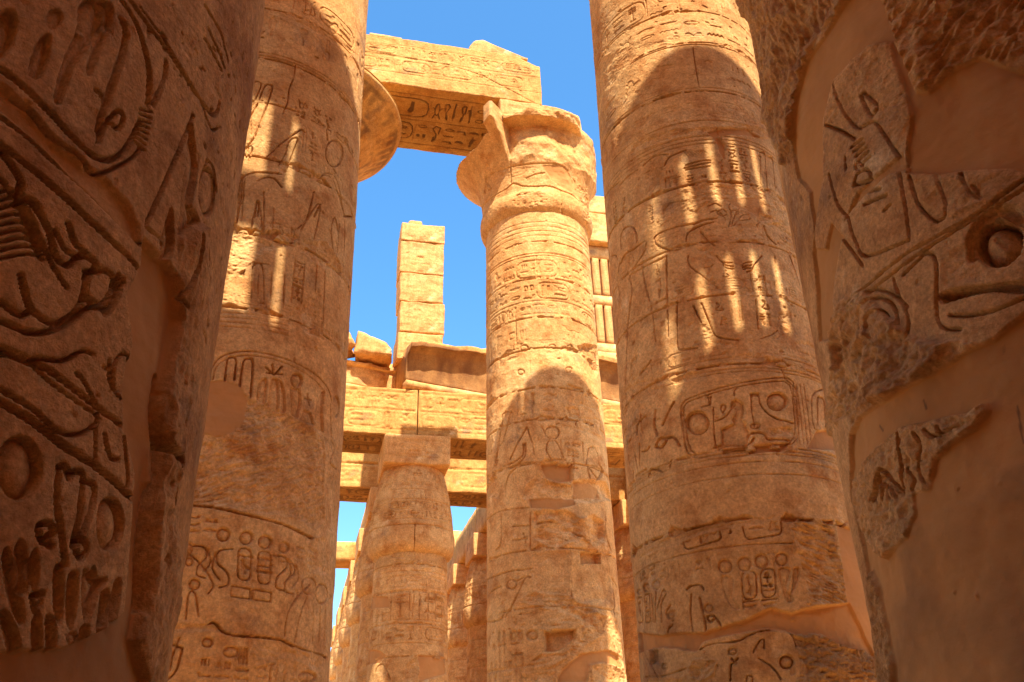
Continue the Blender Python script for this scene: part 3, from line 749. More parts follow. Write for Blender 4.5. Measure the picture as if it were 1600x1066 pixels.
    cv.line([(1340, 350), (1335, 190), (1355, 175), (1375, 200), (1390, 350)], .016, .035); cv.line([(1395, 350), (1385, 200), (1405, 185), (1425, 210), (1445, 350)], .016, .035); cv.line([(1450, 340), (1430, 215)], .016, .03)
    for x in (1170, 1195, 1220, 1245): cv.line([(x, 90), (x + 30, 300), (x + 50, 480)], .009, .012)
    cv.plaster([(1270, 510), (1330, 400), (1400, 380), (1540, 480), (1600, 560), (1560, 560), (1440, 520)], .05, .015)
    cv.rough([(70, 130), (250, 60), (330, 120), (200, 210), (80, 260)], .03, .03, .04)
    # lower registers
    cv.view(970, 800, 3.721)
    cv.rrect([(355, 110), (560, 75), (590, 160), (370, 225)], .011, .022, .35); cv.rrect([(705, 60), (930, 35), (940, 130), (725, 165)], .011, .022, .35)
    cv.disc(385, 155, 24, 22, .03); cv.disc(540, 115, 18, 18, .03)
    cv.pxtext((430, 195), (545, 170), .22, .02, asp=1); cv.pxtext((745, 130), (920, 110), .22, .02, asp=1); cv.pxtext((600, 135), (690, 120), .2, .02, asp=1)
    for x, y, r in ((607, 317, 42), (720, 303, 43), (820, 287, 43), (937, 275, 40)): cv.disc(x, y, r, r, .035)
    for x, y, r in ((105, 465, 14), (150, 440, 20), (205, 425, 24)): cv.disc(x, y, r, r * 1.2, .035)
    for x0, x1, y0, y1 in ((700, 785, 345, 505), (810, 895, 330, 495)):
        cv.rrect([(x0, y0 + 5), (x1, y0 - 5), (x1 + 8, y1 - 4), (x0 + 14, y1 + 6)], .011, .026, .45)
        cv.pxcol(((x0 + x1) / 2 + 2, y0 + 22), ((x0 + x1) / 2 + 8, y1 - 14), .135, .026)
        cv.line([(x0 + 10, y1 + 20), (x1 + 12, y1 + 8)], .011, .026); cv.sunk([(x0 + 20, y1 + 42), (x1 + 6, y1 + 30), (x1 - 15, y1 + 50), (x0 + 35, y1 + 55)], .02)
    cv.sunk([(920, 330), (985, 330), (985, 380), (965, 450), (990, 480), (1000, 520), (965, 520), (935, 440)], .03, .04); cv.sunk([(1005, 330), (1035, 325), (1040, 370), (1020, 430), (990, 480), (1000, 400)], .03, .04)
    cv.line([(690, 280), (700, 400), (715, 560)], .007, .012); cv.line([(890, 290), (905, 400), (920, 520)], .007, .012); cv.sunk([(585, 380), (620, 370), (655, 400), (650, 500), (690, 560), (650, 560), (600, 470)], .02)
    for x0, x1, y0, y1 in ((95, 125, 500, 640), (140, 168, 480, 640)):
        cv.rrect([(x0, y0), (x1, y0 - 6), (x1 + 6, y1), (x0 + 5, y1 + 6)], .011, .026, .45); cv.pxcol(((x0 + x1) / 2, y0 + 15), ((x0 + x1) / 2 + 4, y1 - 10), .16, .024)
    for p in ([(180, 480), (185, 560), (190, 640)], [(205, 470), (200, 640)], [(240, 640), (235, 540), (262, 480), (250, 455), (235, 480), (215, 560)], [(290, 540), (265, 590), (280, 620)], [(270, 740), (280, 680), (300, 660)]): cv.line(p, .013, .028)
    cv.disc(292, 600, 20, 22, .03); cv.disc(512, 560, 28, 26, .035)
    for p in ([(495, 640), (490, 690)], [(500, 610), (540, 605), (580, 660), (560, 690)], [(385, 450), (410, 430), (460, 425), (480, 450)], [(410, 480), (405, 600), (420, 700)], [(460, 500), (480, 600), (495, 680)], [(500, 615), (520, 640), (545, 620)]): cv.line(p, .015, .028)
    cv.pxtext((440, 360), (560, 320), .18, .012, asp=.8); cv.pxtext((110, 410), (210, 380), .16, .012, asp=.8); cv.pxtext((230, 400), (360, 360), .16, .01); cv.pxtext((985, 270), (1050, 262), .16, .012)
    cv.rough([(1000, 50), (1240, 90), (1250, 200), (1290, 300), (1320, 420), (1340, 540), (1090, 560), (1080, 400), (1010, 200)], .055, .07, .02, cell=(.22, .07), lean=-.35)
    cv.plaster([(1260, 90), (1360, 20), (1460, 300), (1560, 700), (1620, 900), (1500, 880), (1400, 800), (1330, 560), (1300, 350)], .03, .01)
    cv.plaster([(90, 700), (240, 720), (480, 700), (700, 640), (880, 560), (1000, 590), (1090, 560), (1340, 530), (1480, 820), (1560, 900), (1440, 860), (1280, 790), (1050, 720), (960, 690), (840, 680), (600, 720), (470, 760), (440, 810), (240, 790), (110, 820)], .07, .015, amp=.014)
    cv.rough([(1010, 720), (1180, 710), (1300, 790), (1400, 800), (1520, 880), (1600, 1000), (1560, 1090), (1030, 1090), (1050, 900)], .05, .09, .03, cell=(.20, .10), tone=.33)
    cv.disc(965, 872, 44, 42, .06); cv.disc(648, 812, 26, 22, .04); cv.disc(254, 898, 18, 18, .03)
    for p in ([(460, 800), (520, 770), (680, 750), (740, 720), (840, 690), (980, 700), (1020, 780)], [(770, 820), (800, 760), (830, 740), (832, 790)], [(640, 850), (660, 870), (680, 850)], [(800, 850), (880, 900), (930, 970)], [(635, 980), (640, 890), (670, 880)], [(730, 1000), (735, 955), (765, 960), (765, 1000)], [(140, 960), (240, 955), (380, 910)], [(150, 850), (180, 900), (210, 960)], [(540, 880), (560, 900)]): cv.line(p, .014, .032)
    cv.rough([(160, 790), (215, 800), (218, 880), (170, 890)], .16, .02, .01, tone=.35)
    cv.rough([(380, 920), (420, 860), (520, 840), (560, 880), (540, 950), (420, 1010)], .06, .07, .02); cv.rough([(150, 960), (380, 950), (380, 1080), (150, 1080)], .05, .04, .02)
    cv.stain([(0, 780), (600, 780), (1100, 700), (1600, 900), (1600, 1200), (0, 1200)], .35, .3, .3)
    cv.stain([(430, 470), (640, 420), (690, 500), (640, 590), (480, 600)], .16, .12, .1)
    # drum joints
    cv.view()
    jj += joints(cv, 1075, [18, 67], d=.02); jj += joints(cv, 1085, [143], w=.015, d=.04)
    jj += joints(cv, 1105, [286], w=.02, d=.05, chip=.8); jj += joints(cv, 1120, [378, 462], w=.012, d=.03, chip=.8)
    jj += joints(cv, 1130, [571], w=.014, d=.035, chip=1.); jj += joints(cv, 1150, [816], w=.02, d=.05, chip=.9); jj += joints(cv, 1120, [706], w=.01, d=.018, chip=.3)
    cv.view(920, 180, 4.2105)
    cv.rough([(240, 290), (300, 170), (450, 120), (640, 90), (820, 70), (1000, 60), (1250, 170), (1260, 200), (1100, 150), (850, 130), (700, 130), (540, 165), (400, 210), (280, 270)], .035, .035, .03, cell=(.16, .06))
    cv.plaster([(780, 110), (850, 90), (1050, 90), (1120, 150), (850, 135), (900, 190), (895, 290), (860, 240), (840, 170)], .05, .01, tone=.5)
    cv.rough([(640, 480), (900, 455), (1040, 465), (1250, 530), (1340, 620), (1390, 900), (1290, 830), (1130, 700), (1100, 560), (780, 560), (700, 620), (560, 640), (480, 720), (470, 600)], .02, .035, .06, cell=(.14, .10), keep=.3)
    cv.rough([(1100, 640), (1160, 630), (1280, 720), (1200, 720), (1110, 700)], .04, .04, .03)
    cv.plaster([(900, 560), (1130, 550), (1120, 680), (1060, 640), (960, 600)], .012, .02, amt=.4)
    cv.rough([(700, 880), (800, 860), (850, 960), (790, 930)], .04, .02, .02)
    cv.view(900, 0, 2)
    for p in ([(366, 150), (372, 200), (385, 272)], [(440, 400), (470, 470)]): cv.line(p, .012, .03, smooth=False)
    cv.rough([(60, 330), (120, 260), (200, 170), (350, 130), (300, 120), (180, 130), (70, 200)], .02, .02, .06)
    cv.rough([(430, 720), (560, 700), (600, 750), (450, 760)], .01, .02, .04)
    cv.view(900, 533, 2)
    cv.line([(640, 82), (655, 120), (690, 150)], .01, .03, smooth=False)
    cv.rough([(190, 690), (260, 630), (400, 580), (520, 560), (640, 545), (640, 560), (420, 600), (260, 660)], .03, .03, .02)
    cv.view(); cv.chips(220, (.01, .05), .02); cv.weather(.007, .013, .006)
    cv.drums(jj)
    return jj

def carve_A(cv):
    cv.wear = 1.4; XC = 470
    bandtext(cv, 470, 20, -10, d=.014); bandtext(cv, 480, 75, 40, d=.012, asp=1.1)
    cv.wear = .8; bandtext(cv, 470, 252, 236, d=.012); bandtext(cv, 440, 366, 350, d=.012); bandtext(cv, 430, 486, 470, d=.012, asp=1.1); cv.wear = 1.4
    cv.view(330, 80, 4.1)
    for p in ([(150, 420), (190, 370), (240, 280), (275, 205), (300, 195), (320, 215), (300, 270), (250, 380), (215, 460)], [(215, 470), (290, 350), (340, 230), (370, 215), (392, 235), (360, 340), (310, 470), (270, 560), (180, 665)],
              [(350, 685), (450, 590), (580, 500)], [(430, 735), (480, 650), (490, 600), (520, 560), (555, 565), (530, 640), (480, 770)], [(580, 500), (600, 520)], [(240, 700), (262, 620), (240, 610), (225, 680)],
              [(700, 810), (740, 780), (790, 800), (820, 870), (840, 1010)], [(850, 1060), (900, 1060)], [(300, 830), (340, 812), (400, 815), (450, 870)], [(160, 870), (200, 810), (260, 780), (350, 775), (430, 780)],
              [(110, 985), (150, 970), (165, 920), (160, 870)], [(200, 820), (190, 950), (170, 1066)], [(660, 900), (640, 980), (620, 1060)], [(700, 980), (660, 1060)], [(280, 1060), (292, 975), (305, 975), (300, 1060)], [(780, 750), (800, 780)], [(900, 860), (925, 930), (920, 1050)], [(740, 500), (745, 570)]):
        cv.line(p, .015, .034)
    cv.ring(790, 655, 55, 85, .018, .035); cv.disc(790, 655, 50, 78, .012, keep=.2)
    for k, (x, y0, y1) in enumerate(((497, 270, 330), (580, 315, 450), (680, 360, 490), (755, 410, 490), (830, 520, 560), (870, 550, 610), (905, 610, 710))):
        cv.pxcol((x - 10, y0), (x, y1), .18 - .015 * max(0, k - 3), .026)
    cv.pxcol((655, 520), (640, 560), .14, .02); cv.pxcol((645, 580), (660, 700), .16, .02)
    for x in (590, 610): cv.line([(x, 500), (x - 8, 650)], .006, .008, smooth=False)
    rings(cv, 520, [128, 133], .007, .01)
    cv.view(250, 0, 2)
    cv.pxtext((270, 130), (330, 120), .22, .016); cv.disc(545, 90, 14, 18, .02); cv.disc(520, 175, 12, 16, .02); cv.disc(460, 40, 12, 10, .02)
    for p in ([(280, 300), (285, 420)], [(250, 560), (240, 700)], [(265, 560), (255, 690)], [(285, 720), (300, 635), (312, 640), (320, 720)], [(325, 600), (325, 720)], [(355, 650), (352, 720)],
              [(215, 690), (225, 600), (245, 560), (300, 540), (380, 545)], [(430, 715), (460, 680), (480, 600)], [(440, 720), (490, 640), (500, 660), (480, 750)],
              [(540, 780), (535, 720), (545, 680), (555, 720)], [(500, 550), (540, 560), (575, 670)], [(560, 700), (555, 790)], [(577, 690), (575, 800)],
              [(285, 930), (290, 835), (320, 835), (325, 950)], [(305, 930), (308, 860)], [(255, 920), (265, 820)], [(345, 940), (350, 850)], [(385, 960), (390, 860)], [(480, 990), (490, 830)], [(510, 1000), (515, 850)], [(270, 820), (340, 826)]):
        cv.line(p, .011, .02)
    cv.pxcol((432, 815), (432, 950), .14, .022, True)
    for i in range(5): cv.line([(150, 965 + 14 * i), (400, 990 + 15 * i)], .005, .006)
    cv.rough([(180, 720), (330, 740), (440, 740), (420, 770), (330, 790), (260, 830), (200, 920), (170, 960), (160, 900)], .035, .035, .05, cell=(.15, .08))
    cv.rough([(440, 740), (520, 760), (580, 860), (590, 900), (500, 830), (430, 790)], .04, .035, .04)
    cv.rough([(380, 270), (420, 265), (440, 350), (400, 340)], .02, .02, .03); cv.rough([(400, 985), (500, 900), (510, 1060), (460, 1040)], .03, .03, .03)
    cv.rough([(300, 30), (440, 60), (500, 90), (600, 160), (560, 150), (420, 80)], .02, .02, .03)
    # carved band with the comb, plant and seated signs
    cv.view(230, 533, 2)
    cv.line([(195, 120), (205, 80), (240, 45), (320, 32), (430, 55), (520, 100), (565, 150), (575, 190)], .009, .018); cv.line([(205, 120), (215, 85), (245, 58), (320, 45), (420, 65), (510, 112), (555, 160)], .007, .013)
    for x in (160, 175, 190): cv.line([(x + 20, 0), (x, 130)], .007, .01, smooth=False)
    cv.line([(242, 125), (250, 60), (262, 50), (278, 62), (272, 120)], .014, .04); cv.line([(290, 140), (300, 66), (316, 56), (330, 70), (322, 190)], .014, .04)
    for p in ([(395, 105), (370, 82)], [(395, 105), (390, 72)], [(398, 105), (420, 80)], [(395, 100), (372, 100)], [(398, 102), (422, 104)]): cv.line(p, .012, .03, smooth=False)
    cv.sunk([(345, 190), (345, 140), (370, 115), (375, 150), (365, 200)], .035); cv.sunk([(378, 210), (385, 130), (400, 115), (412, 140), (408, 215)], .035); cv.sunk([(418, 220), (420, 150), (412, 120), (428, 150), (432, 215)], .035)
    cv.disc(468, 122, 19, 23, .05)
    cv.sunk([(448, 145), (478, 148), (482, 190), (470, 240), (452, 232)], .035, smooth=False); cv.sunk([(478, 245), (490, 215), (512, 225), (520, 260), (500, 258)], .03, smooth=False)
    cv.line([(500, 165), (505, 200)], .008, .015); cv.line([(492, 180), (512, 186)], .008, .015); cv.sunk([(522, 270), (528, 200), (545, 160), (556, 155), (548, 220), (552, 285)], .035, smooth=False)
    cv.disc(590, 205, 12, 34, .03); cv.line([(575, 300), (572, 200)], .008, .015)
    cv.rough([(140, 130), (240, 130), (330, 180), (450, 240), (550, 300), (600, 330), (570, 560), (520, 590), (480, 560), (300, 530), (110, 510), (90, 300)], .045, .05, .015, cell=(.14, .06), lean=.5)
    cv.plaster([(135, 160), (170, 130), (240, 125), (290, 145), (315, 185), (305, 245), (270, 285), (215, 298), (160, 280), (130, 250), (120, 190)], .015, .01)
    cv.rough([(550, 300), (600, 320), (600, 600), (555, 600)], .015, .02, .03)
    cv.line([(575, 310), (585, 340), (570, 380), (590, 400)], .009, .02)
    # lower carved block
    cv.line([(60, 510), (200, 518), (320, 545), (430, 575), (520, 620)], .02, .045)
    for x, y in ((238, 605), (310, 615), (369, 628)): cv.disc(x, y, 22, 22, .04)
    cv.disc(428, 645, 17, 18, .03)
    for (x0, y0, x1, y1) in ((285, 645, 326, 748), (348, 655, 388, 760)):
        cv.rrect([(x0, y0), (x1, y0 + 6), (x1 - 4, y1 + 2), (x0 - 2, y1 - 4)], .011, .028, .45); cv.pxcol(((x0 + x1) / 2, y0 + 16), ((x0 + x1) / 2, y1 - 10), .19, .026)
    uraeus(cv, 225, 770, -120, .03, -1); uraeus(cv, 180, 740, -100, .024, 1); uraeus(cv, 430, 780, -110, .028, 1); uraeus(cv, 455, 790, -100, .02, 1)
    cv.rrect([(262, 765), (322, 775), (322, 806), (262, 798)], .01, .022, .1); cv.rrect([(330, 776), (388, 786), (386, 816), (328, 808)], .01, .022, .1)
    cv.pxtext((110, 610), (210, 610), .26, .022, asp=.9); cv.disc(118, 650, 25, 25, .03); cv.disc(130, 690, 14, 14, .03); cv.disc(148, 760, 19, 18, .04)
    cv.line([(60, 640), (100, 630)], .015, .03); cv.line([(100, 640), (170, 700), (205, 760), (190, 790)], .012, .02); cv.line([(120, 870), (130, 790), (150, 790), (160, 860)], .012, .024)
    cv.line([(430, 920), (440, 850), (470, 800), (510, 760)], .013, .02); cv.line([(460, 940), (480, 850), (500, 800)], .012, .018); cv.ring(505, 765, 22, 26, .012, .022); cv.ring(545, 790, 18, 30, .012, .022)
    for x in (520, 540, 556): cv.line([(x, 830), (x - 4, 940)], .008, .014, smooth=False)
    cv.line([(410, 700), (412, 640)], .008, .012); cv.pxcol((475, 640), (480, 700), .14, .01)
    cv.line([(70, 900), (180, 890), (210, 880), (250, 915), (350, 925), (420, 935), (470, 960), (560, 990)], .02, .05)
    cv.rough([(70, 885), (170, 885), (205, 885), (240, 920), (300, 925), (200, 905), (70, 912)], .05, .02, .015)
    cv.disc(188, 942, 18, 16, .04); cv.disc(262, 972, 26, 18, .035); cv.disc(500, 1050, 28, 18, .04); cv.disc(390, 1000, 14, 12, .02)
    for p in ([(100, 930), (80, 980), (70, 1030)], [(110, 960), (90, 1030), (60, 1060)], [(80, 950), (110, 960)]): cv.line(p, .014, .03)
    for i in range(4): cv.line([(285 + 9 * i, 960), (283 + 9 * i, 990)], .006, .014, smooth=False)
    cv.pxtext((150, 1060), (330, 1075), .26, .018); cv.pxtext((340, 1060), (470, 1075), .22, .016)
    cv.rough([(330, 930), (470, 960), (560, 995), (540, 1040), (440, 1000), (340, 1020)], .02, .03, .03)
    cv.rough([(520, 620), (560, 600), (575, 700), (560, 760), (500, 720), (500, 650)], .02, .03, .03)
    cv.view()
    jj = joints(cv, 470, [108], w=.016, d=.04, chip=.7) + joints(cv, 450, [258], w=.016, d=.04, chip=.6) + joints(cv, 430, [372], w=.02, d=.05, chip=.8) + joints(cv, 420, [490], w=.012, d=.03)
    jj += joints(cv, 490, [38], w=.014, d=.03)
    joints(cv, 470, [178], w=.01, d=.025, chip=.5)
    cv.view(330, 80, 4.1); cv.line([(540, 90), (530, 170), (500, 240), (490, 330), (460, 400)], .011, .03, smooth=False)
    cv.view(); cv.chips(160, (.01, .045), .02); cv.weather(.007, .012, .006)
    cv.drums(jj)
    return jj

def carve_C(cv):
    cv.wear = 1.25
    rings(cv, 835, [347, 354, 361, 368], .012, .012); rings(cv, 835, [396, 400], .014, .018); rings(cv, 838, [435, 470, 496], .012, .016)
    bandtext(cv, 838, 434, 405, d=.022, asp=.7); bandtext(cv, 838, 494, 474, d=.016, asp=.9); bandtext(cv, 840, 468, 440, d=.024, asp=.75, cart=.2)
    bandtext(cv, 842, 545, 505, d=.012, asp=1.2)
    cv.view(740, 540, 4.4417)
    for x, y, r in ((350, 18, 26), (545, 10, 22), (668, 16, 22), (328, 185, 22), (662, 168, 24), (240, 50, 18)): cv.ring(x, y, r, r * .8, .014, .028)
    cv.pxtext((150, 170), (300, 120), .5, .018, asp=1.); cv.pxcol((520, 100), (520, 180), .9, .014, True); cv.pxtext((200, 260), (240, 250), .5, .014)
    cv.ring(545, 605, 50, 44, .018, .04); cv.disc(545, 605, 44, 38, .02, keep=.2)
    for p in ([(150, 800), (165, 740), (185, 620), (215, 470), (225, 460)], [(205, 665), (235, 560), (255, 470), (270, 465)], [(190, 560), (200, 480), (240, 462)], [(160, 830), (170, 720)],
              [(370, 570), (300, 690), (255, 790)], [(375, 580), (410, 690), (420, 760)], [(345, 680), (340, 760), (280, 810), (210, 838)], [(360, 680), (355, 770), (290, 830), (190, 860)],
              [(130, 880), (250, 850), (340, 815), (440, 812)], [(220, 1066), (225, 960), (260, 880), (330, 830)], [(470, 560), (500, 610)], [(570, 550), (590, 540)],
              [(520, 665), (575, 670), (625, 780)], [(515, 670), (505, 730), (540, 790)], [(500, 800), (560, 790), (640, 795)], [(780, 830), (790, 760), (800, 715), (835, 705), (860, 750), (870, 820)],
              [(770, 830), (850, 840), (895, 870)], [(870, 820), (910, 900), (940, 990)], [(790, 840), (810, 930), (850, 940), (890, 870)], [(800, 850), (860, 930)], [(870, 930), (900, 870)], [(100, 500), (70, 620)]):
        cv.line(p, .02, .04)
    for i in range(8): cv.line([(260 + 17 * i, 885 - i), (262 + 17 * i, 960)], .008, .012, smooth=False)
    cv.pxtext((300, 500), (480, 480), .7, .03, asp=.55); cv.pxtext((480, 490), (640, 488), .75, .03, asp=.55); cv.pxcol((685, 660), (690, 800), .55, .03, True)
    cv.pxtext((300, 550), (560, 525), .3, .016, asp=1.); cv.pxtext((700, 590), (900, 640), .45, .022, asp=.6)
    cv.rough([(650, 270), (760, 300), (770, 330), (700, 350), (690, 310)], 0.135, 0.042, .02)
    cv.rough([(640, 280), (860, 360), (870, 480), (730, 430), (640, 430), (560, 290)], 0.018, 0.042, .06, keep=.2)
    cv.rough([(640, 430), (730, 420), (740, 500), (850, 490), (900, 540), (780, 520), (660, 500)], 0.075, 0.056, .03)
    cv.rough([(590, 540), (620, 580), (720, 600), (860, 650), (920, 740), (900, 640), (700, 560)], 0.030, 0.021, .02)
    cv.rough([(720, 0), (860, 0), (870, 130), (850, 230), (790, 120), (740, 60)], 0.105, 0.098, .05, cell=(.35, .2))
    cv.rough([(80, 900), (140, 890), (170, 940), (180, 1066), (80, 1066)], 0.090, 0.070, .04)
    cv.rough([(330, 1066), (360, 960), (440, 890), (450, 812), (690, 815), (690, 930), (920, 950), (960, 1080), (800, 1100), (500, 1100)], 0.105, 0.070, .03, cell=(.45, .25))
    cv.plaster([(455, 820), (688, 820), (688, 935), (600, 940), (500, 910)], .16, .01); cv.rough([(480, 915), (600, 950), (690, 940), (680, 980), (520, 950)], 0.045, 0.070, .02)
    cv.plaster([(695, 945), (830, 960), (880, 1000), (880, 1060), (700, 1060)], .11, .02, amt=.7)
    # lower half
    cv.view(740, 780, 3.7273)
    cv.plaster([(320, 0), (590, 0), (600, 30), (480, 60), (330, 50)], .09, .02)
    cv.rough([(340, 130), (350, 80), (420, 50), (540, 60), (620, 110), (700, 90), (760, 130), (770, 250), (700, 280), (640, 230), (520, 280), (420, 280), (350, 230)], 0.135, 0.126, .03, cell=(.6, .3))
    cv.line([(370, 140), (450, 130), (520, 150), (600, 200), (680, 240)], .03, .06); cv.line([(420, 235), (480, 220), (560, 245)], .02, .04)
    for p in ([(80, 120), (160, 70), (330, 50)], [(160, 90), (160, 250), (130, 300)], [(230, 240), (310, 230)], [(230, 160), (320, 155)], [(290, 200), (305, 260)], [(330, 80), (330, 290)], [(770, 80), (770, 200), (800, 300)], [(570, 310), (570, 600)],
              [(80, 470), (200, 425), (340, 405)], [(185, 690), (240, 590), (300, 460), (330, 455)], [(95, 550), (130, 520), (160, 510)], [(250, 480), (290, 455)], [(75, 720), (160, 700), (180, 650)], [(805, 460), (840, 530), (870, 690)], [(820, 670), (815, 560), (810, 470)], [(270, 670), (340, 665)]):
        cv.line(p, .02, .038)
    cv.ring(222, 496, 27, 27, .02, .04)
    cv.rough([(340, 305), (575, 300), (565, 610), (400, 600), (345, 480)], 0.045, 0.020, .01, cell=(.08, .06)); cv.rough([(575, 300), (790, 305), (800, 610), (600, 605), (570, 540)], 0.045, 0.020, .01, cell=(.08, .06))
    cv.plaster([(626, 306), (746, 312), (748, 375), (630, 375)], .22, .0, amt=.3, soft=.008)
    cv.rough([(340, 545), (560, 560), (640, 620), (780, 680), (800, 740), (720, 800), (660, 720), (560, 670), (420, 640), (250, 600)], 0.053, 0.084, .03, cell=(.5, .14))
    for x in (230, 270): cv.sunk([(x - 12, 770), (x + 12, 770), (x + 14, 820), (x - 14, 820)], .06, .05)
    cv.disc(342, 793, 34, 30, .07); cv.disc(240, 722, 10, 8, .05); cv.disc(290, 738, 10, 8, .05); cv.disc(370, 725, 14, 10, .05); cv.disc(120, 862, 8, 14, .05)
    cv.plaster([(414, 775), (595, 760), (600, 800), (520, 870), (470, 888), (414, 885)], .20, .0, amt=.2, soft=.01)
    cv.rough([(400, 900), (520, 890), (620, 820), (640, 740), (700, 740), (740, 800), (600, 900), (450, 980), (330, 1000), (340, 940)], 0.045, 0.084, .02, cell=(.4, .12))
    cv.rough([(350, 700), (520, 700), (620, 690), (640, 740), (600, 755), (430, 770), (380, 760)], 0.030, 0.070, .02, cell=(.4, .12))
    cv.pxtext((140, 945), (370, 925), .75, .035, asp=.6, cart=.0); cv.pxtext((85, 900), (110, 895), .4, .02)
    cv.plaster([(480, 1066), (520, 990), (620, 900), (780, 880), (880, 940), (860, 990), (740, 950), (680, 960), (660, 1066)], .07, .02)
    cv.rough([(680, 970), (760, 950), (870, 1000), (880, 1080), (690, 1080)], 0.045, 0.056, .02)
    cv.line([(75, 1010), (240, 980), (350, 965)], .04, .03)
    cv.pxtext((80, 1066), (300, 1060), .5, .03); cv.rough([(270, 1010), (480, 1000), (480, 1080), (270, 1080)], 0.045, 0.056, .03)
    cv.rough([(780, 690), (830, 700), (900, 900), (910, 1066), (880, 1066), (840, 900), (760, 760)], 0.030, 0.042, .03, keep=.3)
    cv.pxcol((870, 980), (880, 1066), .4, .03)
    cv.view()
    jj = joints(cv, 838, [378, 436, 496], w=.014, d=.03, chip=.4) + joints(cv, 842, [545], w=.02, d=.045, chip=.5)
    jj += joints(cv, 846, [606, 655], w=.02, d=.05, chip=.6) + joints(cv, 850, [724, 858], w=.018, d=.045, chip=.6) + joints(cv, 858, [948], w=.016, d=.03, chip=.6)
    cv.vjoint(sat(cv, 836, 370), zat(cv, 836, 436), zat(cv, 836, 400)); cv.vjoint(sat(cv, 806, 520), zat(cv, 806, 545), zat(cv, 806, 500))
    cv.chips(150, (.015, .07), .03); cv.weather(.011, .016, .008)
    cv.drums(jj)
    return jj

def carve_capital(cv):
    cv.view(700, 130, 4.1)
    cv.line([(195, 830), (240, 770), (300, 720), (370, 680), (420, 645), (480, 660), (560, 662), (650, 660), (730, 690), (800, 720), (880, 800)], .022, .06)
    cv.line([(725, 690), (728, 780), (715, 880)], .016, .05); cv.line([(365, 290), (395, 400), (402, 640)], .014, .04)
    cv.line([(200, 660), (260, 590), (400, 540), (500, 520), (600, 515), (700, 520), (770, 560)], .02, .045); cv.line([(500, 610), (560, 585), (620, 575)], .016, .03)
    cv.plaster([(610, 530), (700, 520), (770, 560), (800, 640), (790, 700), (730, 670), (660, 620)], .02, .02)
    cv.rough([(410, 760), (430, 710), (560, 690), (640, 700), (640, 760), (560, 800), (440, 800)], .03, .05, .04)
    cv.rough([(780, 560), (900, 600), (930, 700), (900, 900), (860, 860), (830, 700)], .03, .07, .04); cv.rough([(200, 700), (260, 560), (280, 570), (230, 700)], .01, .03, .03)
    cv.view(); cv.row(cv.a[0], cv.a[-1], 18.9, 19.3, .008, False, 1.); cv.chips(60, (.02, .07), .03); cv.weather(.014, .016, .01)
FEAT['capital'] = carve_capital

def carve_D(cv):
    bandtext(cv, 480, 420, 390, d=.02); cv.weather(.01, .01, .01); return [13, 14.5, 16]

